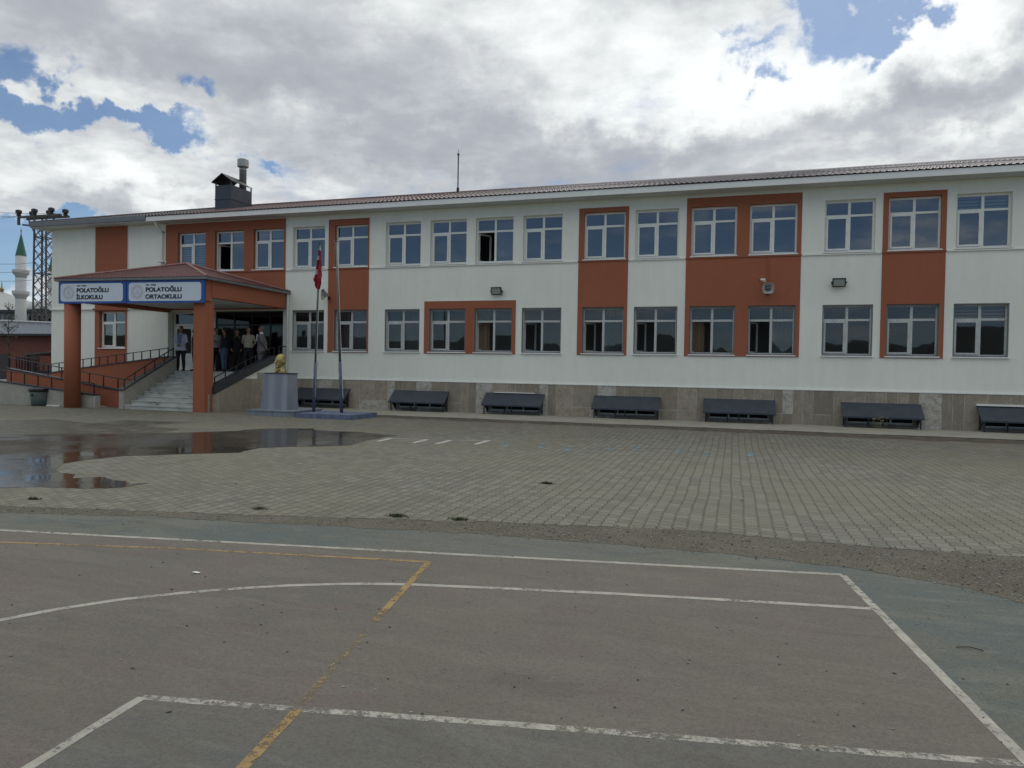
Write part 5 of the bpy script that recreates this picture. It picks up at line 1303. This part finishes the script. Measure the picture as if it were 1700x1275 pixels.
t = thing('iron_gate', 'dark red iron gate panel standing in front of the outbuilding', 'gate', (-34, 1, GZ))
gx0, gx1, gy = atY(27, 600, 1).x, atY(64, 600, 1).x, 1.0; gzt = atY(40, 592, 1).z
m = MB()
for i in range(9): x = gx0+(gx1-gx0)*i/8; m.bar((x, gy, GZ), (x, gy, gzt), .03)
m.bar((gx0, gy, gzt), (gx1, gy, gzt-.1), .035).bar((gx0, gy, GZ+.3), (gx1, gy, GZ+.3), .03); m.build('frame', mat('gate_red', (.06, .022, .02), .5), t)
# white parapet wall building
zw = atY(40, 537, 14).z; zw2 = atY(84, 545, 14).z
t = thing('white_outbuilding', 'plain white flat-roofed building behind the brown outbuilding', 'building', (-55, 14, GZ))
m = MB(); m.prism([(-90, 14, GZ), (-36, 14, GZ), (-36, 14, zw2), (atY(10, 533, 14).x, 14, atY(10, 533, 14).z), (-90, 14, zw+.3)], (0, 8, 0)); m.build('wall', mat('dull_white', (.50, .52, .54), .85, var=.08), t)
m = MB(); m.prism([(-90, 13.9, zw+.3), (atY(10, 533, 14).x, 13.9, atY(10, 533, 14).z), (-36, 13.9, zw2), (-36, 13.9, zw2+.09), (atY(10, 533, 14).x, 13.9, atY(10, 533, 14).z+.09), (-90, 13.9, zw+.39)], (0, .4, 0)); m.build('parapet_cap', TRIM, t)
# lattice pylon
yk = 24.0
pb0, pb1 = atY(59, 545, yk), atY(86, 545, yk); pt0, pt1 = atY(61, 376, yk), atY(84, 376, yk)
t = thing('lattice_pylon', 'grey steel lattice electricity pylon behind the left corner of the school', 'pylon', ((pb0.x+pb1.x)/2, yk, GZ))
zb0 = GZ; zt0 = pt0.z
def corner(i, z):
    f_ = (z-pb0.z)/(pt0.z-pb0.z); c = (pb0.x+pb1.x)/2; cw_ = (pb1.x-pb0.x)*.42*(1-f_*.10)
    a = [(-1, -1), (1, -1), (1, 1), (-1, 1)][i]; ca, sa = math.cos(.3), math.sin(.3)
    return Vector((c+(a[0]*ca-a[1]*sa)*cw_*.72, yk+(a[0]*sa+a[1]*ca)*cw_*.72, z))
m = MB()
for i in range(4): m.bar(corner(i, zb0), corner(i, zt0), .06)
m.build('leg', LATTICE, t)
m = MB(); nz = 13
for j in range(nz):
    z0, z1 = zb0+(zt0-zb0)*j/nz, zb0+(zt0-zb0)*(j+1)/nz
    for i in range(4):
        k_ = (i+1) % 4; m.bar(corner(i, z0), corner(k_, z1), .022); m.bar(corner(k_, z0), corner(i, z1), .022)
        if j % 3 == 0: m.bar(corner(i, z0), corner(k_, z0), .04)
m.build('bracing', LATTICE, t)
m = MB(); zc = atY(60, 361, yk).z; xc0, xc1 = atY(38, 361, yk).x, atY(108, 361, yk).x
m.bar((xc0, yk-.4, zc), (xc1, yk-.4, zc), .09).bar((xc0, yk+.4, zc), (xc1, yk+.4, zc), .09).bar((xc0, yk-.4, zc-.7), (xc0, yk-.4, zc), .09).bar((xc0, yk, zc-.6), ((pb0.x+pb1.x)/2, yk, zc-.9), .07)
m.bar(atY(48, 366, yk), atY(60, 392, yk), .05)
for i in range(4): m.bar(corner(i, zt0), corner(i, zt0)+Vector((0, 0, zc-zt0)), .06)
m.build('crossarm', LATTICE, t)
INS = mat('insulator', (.02, .018, .018), .3)
for px in (38, 47, 64, 75, 92, 102):
    x = atY(px, 358, yk).x; m = MB(); m.lathe([(.10, zc+.05), (.22, zc+.2), (.15, zc+.28), (.27, zc+.4), (.27, zc+.62), (.12, zc+.7)], (x, yk+(-.4 if px in (38, 64, 92) else .4), 0), 10); m.build('insulator', INS, t)
WIRE = mat('wire', (.10, .10, .11), .5)
for i, (y0_, y1_, x1p, y1p) in enumerate(((349, 0, 38, 359), (341, 0, 60, 358), (333, 0, 92, 354), (422, 0, 60, 436), (438, 0, 60, 449), (451, 0, 64, 464))):
    m = MB(); a = atY(-140, y0_-14 if i < 3 else y0_-18, 40 if i < 3 else 30); b_ = atY(x1p, y1p, yk); P = [a+(b_-a)*s_/8+Vector((0, 0, -.9*(1-(2*s_/8-1)**2))) for s_ in range(9)]
    m.tube(P, .02, 5)
    lab = ['lowest of the three high power cables above the pylon arm', 'middle of the three high power cables above the pylon arm', 'highest power cable reaching the pylon from the left', 'upper of the three thin cables crossing behind the minaret',
           'middle of the three thin cables crossing behind the minaret', 'lowest of the three thin cables crossing behind the minaret'][i]
    tag(m.build('power_cable', WIRE), lab, 'cable', 'power cables at the left')
# mosque
MW_ = mat('mosque_stone', (.52, .53, .52), .8, var=.08, vscale=.5); DOME = mat('mosque_roof', (.36, .37, .37), .7, var=.1, vscale=.4); GRN = mat('spire_green', (.02, .11, .075), .5)
ym = 62.0
def minaret(pxc, ptip, pbase, sc, label, y):
    c = atY(pxc, 500, y); X = c.x; W = lambda py: atY(pxc, py, y).z
    t = thing('minaret', label, 'minaret', (X, y, GZ), 'white minarets with green spires')
    r_ = (atY(pxc+6, 500, y)-atY(pxc-6, 500, y)).length/2*sc
    m = MB(); m.lathe([(r_*1.06, 0.06), (r_, W(pbase)), (r_*.98, W(ptip+46*sc))], (X, y, 0), 20); m.build('shaft', MW_, t, True)
    m = MB(); z = W(ptip+47*sc); m.lathe([(r_*1.02, z), (r_*.02, W(ptip+8*sc))], (X, y, 0), 20); m.build('spire', GRN, t)
    m = MB(); m.lathe([(.05, W(ptip+10*sc)), (.1, W(ptip+5*sc)), (.02, W(ptip))], (X, y, 0), 6); m.build('finial', mat('finial_brass', (.25, .2, .08), .4, metal=.7), t)
    for q_ in ((ptip+72*sc), (ptip+107*sc)):
        m = MB(); z = W(q_); u = abs(W(q_)-W(q_+1)); m.lathe([(r_*1.0, z-9*u*sc), (r_*1.5, z-4*u*sc), (r_*1.55, z-2*u*sc), (r_*1.55, z+1.5*u*sc), (r_*1.45, z+1.6*u*sc), (r_*1.0, z-1*u*sc)], (X, y, 0), 20); m.build('balcony', MW_, t)
        m = MB(); m.lathe([(r_*1.02, z-11*u*sc), (r_*1.03, z-9.6*u*sc)], (X, y, 0), 20); m.build('dark_band', GREYMETAL, t)
minaret(34.5, 378, 520, 1.0, 'tall white minaret with a green spire, left of the pylon', ym)
minaret(87, 412, 520, .82, 'farther white minaret, its green spire peeping out behind the pylon', ym+24)
t = thing('mosque', 'white mosque with a broad pale pyramid roof and arched windows', 'mosque', (-95, 70, GZ))
yq = 68.0; zc0 = atY(30, 519, yq).z; xq0, xq1 = atY(-160, 519, yq).x, atY(86, 519, yq).x+3
m = MB(); m.box(xq0, xq1, yq, yq+30, GZ, zc0); m.build('wall', MW_, t)
m = MB(); m.box(xq0-.4, xq1+.4, yq-.5, yq+30.5, zc0, zc0+.5); m.build('cornice', BLACKMETAL, t)
apx = atY(3, 484, yq+12); zr = apx.z; e0, e1 = apx.x, apx.x
m = MB(); zz0 = zc0+.5; X0, X1 = e0-11, e1+11
ring_pts = [(X0, yq+.3), (X1, yq+.3), (X1, yq+24), (X0, yq+24)]; nl = 6; prev = None
for j in range(nl+1):
    s_ = j/nl; zz_ = zz0+(zr-zz0)*(s_**1.25); cur = [(apx.x+(x-apx.x)*(1-s_), apx.y+(y-apx.y)*(1-s_), zz_) for x, y in ring_pts]
    if prev:
        for i in range(4): m.quad(prev[i], prev[(i+1) % 4], cur[(i+1) % 4], cur[i])
    prev = cur
m.build('roof', DOME, t)
x2 = atY(62, 510, yq+6); m = MB(); m.lathe([(7.5, zz0), (6.6, zz0+1.2), (4.6, zz0+2.1), (2.2, zz0+2.7), (.2, zz0+2.9)], (x2.x-2, yq+12, 0), 24); m.build('side_dome', DOME, t, True)
m = MB(); m.lathe([(.25, zr-.2), (.4, zr+.5), (.12, zr+1.0), (.05, zr+2.0)], (apx.x, apx.y, 0), 8); m.build('finial', mat('finial_brass'), t)
for px in list(range(-6, 30, 10))+list(range(47, 88, 8)):
    c = atY(px, 528, yq-.05); m = MB(); r_ = .85; pts = [(c.x-r_, yq-.06, c.z-1.6), (c.x+r_, yq-.06, c.z-1.6)]+[(c.x+r_*math.cos(R(a)), yq-.06, c.z+r_*math.sin(R(a))) for a in range(0, 181, 20)]
    m.prism(pts, (0, .05, 0)); w_ = m.build('arched_window', mat('arch_glass', (.16, .19, .20), .4), t)
    m = MB(); pp = [(c.x+r_*1.08*math.cos(R(a)), yq-.1, c.z+r_*1.08*math.sin(R(a))) for a in range(0, 181, 20)]; m.tube([(c.x+r_*1.08, yq-.1, c.z-1.6)]+pp+[(c.x-r_*1.08, yq-.1, c.z-1.6)], .14, 5); m.build('arch_surround', mat('arch_dark', (.13, .15, .14), .7), w_)
# young tree at the left edge
c = atY(14, 610, 3.5); t = thing('young_tree', 'small sparse young tree at the left edge in front of the outbuilding', 'tree', (c.x, 3.5, GZ))
m = MB(); tips = []; topz = atY(14, 500, 3.5).z
m.tube([(c.x, 3.5, GZ), (c.x+.03, 3.5, 2.2), (c.x-.02, 3.5, topz)], [.035, .022, .008], 6)
for i in range(26):
    z = random.uniform(1.9, topz-.1); a = random.random()*2*PI; l = random.uniform(.25, .75)*(1-.4*(z-1.9)/(topz-1.9)); e = Vector((c.x+math.cos(a)*l, 3.5+math.sin(a)*l, z+l*.7)); m.tube([(c.x, 3.5, z), e], [.010, .004], 4); tips.append((Vector((c.x, 3.5, z)), e))
m.build('trunk', mat('young_bark', (.06, .05, .04), .9), t)
m = MB()
for a_, e in tips:
    for i in range(14):
        p = a_+(e-a_)*random.uniform(.3, 1.1)+Vector([random.gauss(0, .06) for _ in range(3)]); u = Vector([random.gauss(0, 1) for _ in range(3)]).normalized()*.045; v = u.cross(Vector((random.random(), random.random(), .3))).normalized()*.025
        m.poly([p-u, p+v, p+u, p-v])
m.build('crown', mat('young_leaf', (.07, .09, .035), .8, var=.3, vscale=6), t)

# ------------------------------------------------------------------ invented hill line behind the camera, added to darken reflections in the lower windows
hb = MB(); N = 420; prev = None
for i in range(N+1):
    x = -260+520*i/N; y = -95; h = 4.6+2.2*mnoise.noise(Vector((x*.03, 2, 0)))+5.0*max(0, mnoise.noise(Vector((x*.11, 5, 0))))+4.5*max(0, mnoise.noise(Vector((x*.37, 7, 0))))+1.5*mnoise.noise(Vector((x*1.3, 7, 0)))
    cur = ((x, y+18, 0.0), (x, y+3, h*.72), (x, y, h), (x, y-40, h+2.5))
    if prev:
        for j in range(3): hb.quad(cur[j], prev[j], prev[j+1], cur[j+1])
    prev = cur
struct(hb.build('reflection_hills', mat('reflection_hillside', (.075, .08, .062), .95, var=.5, vscale=.25), None, True))
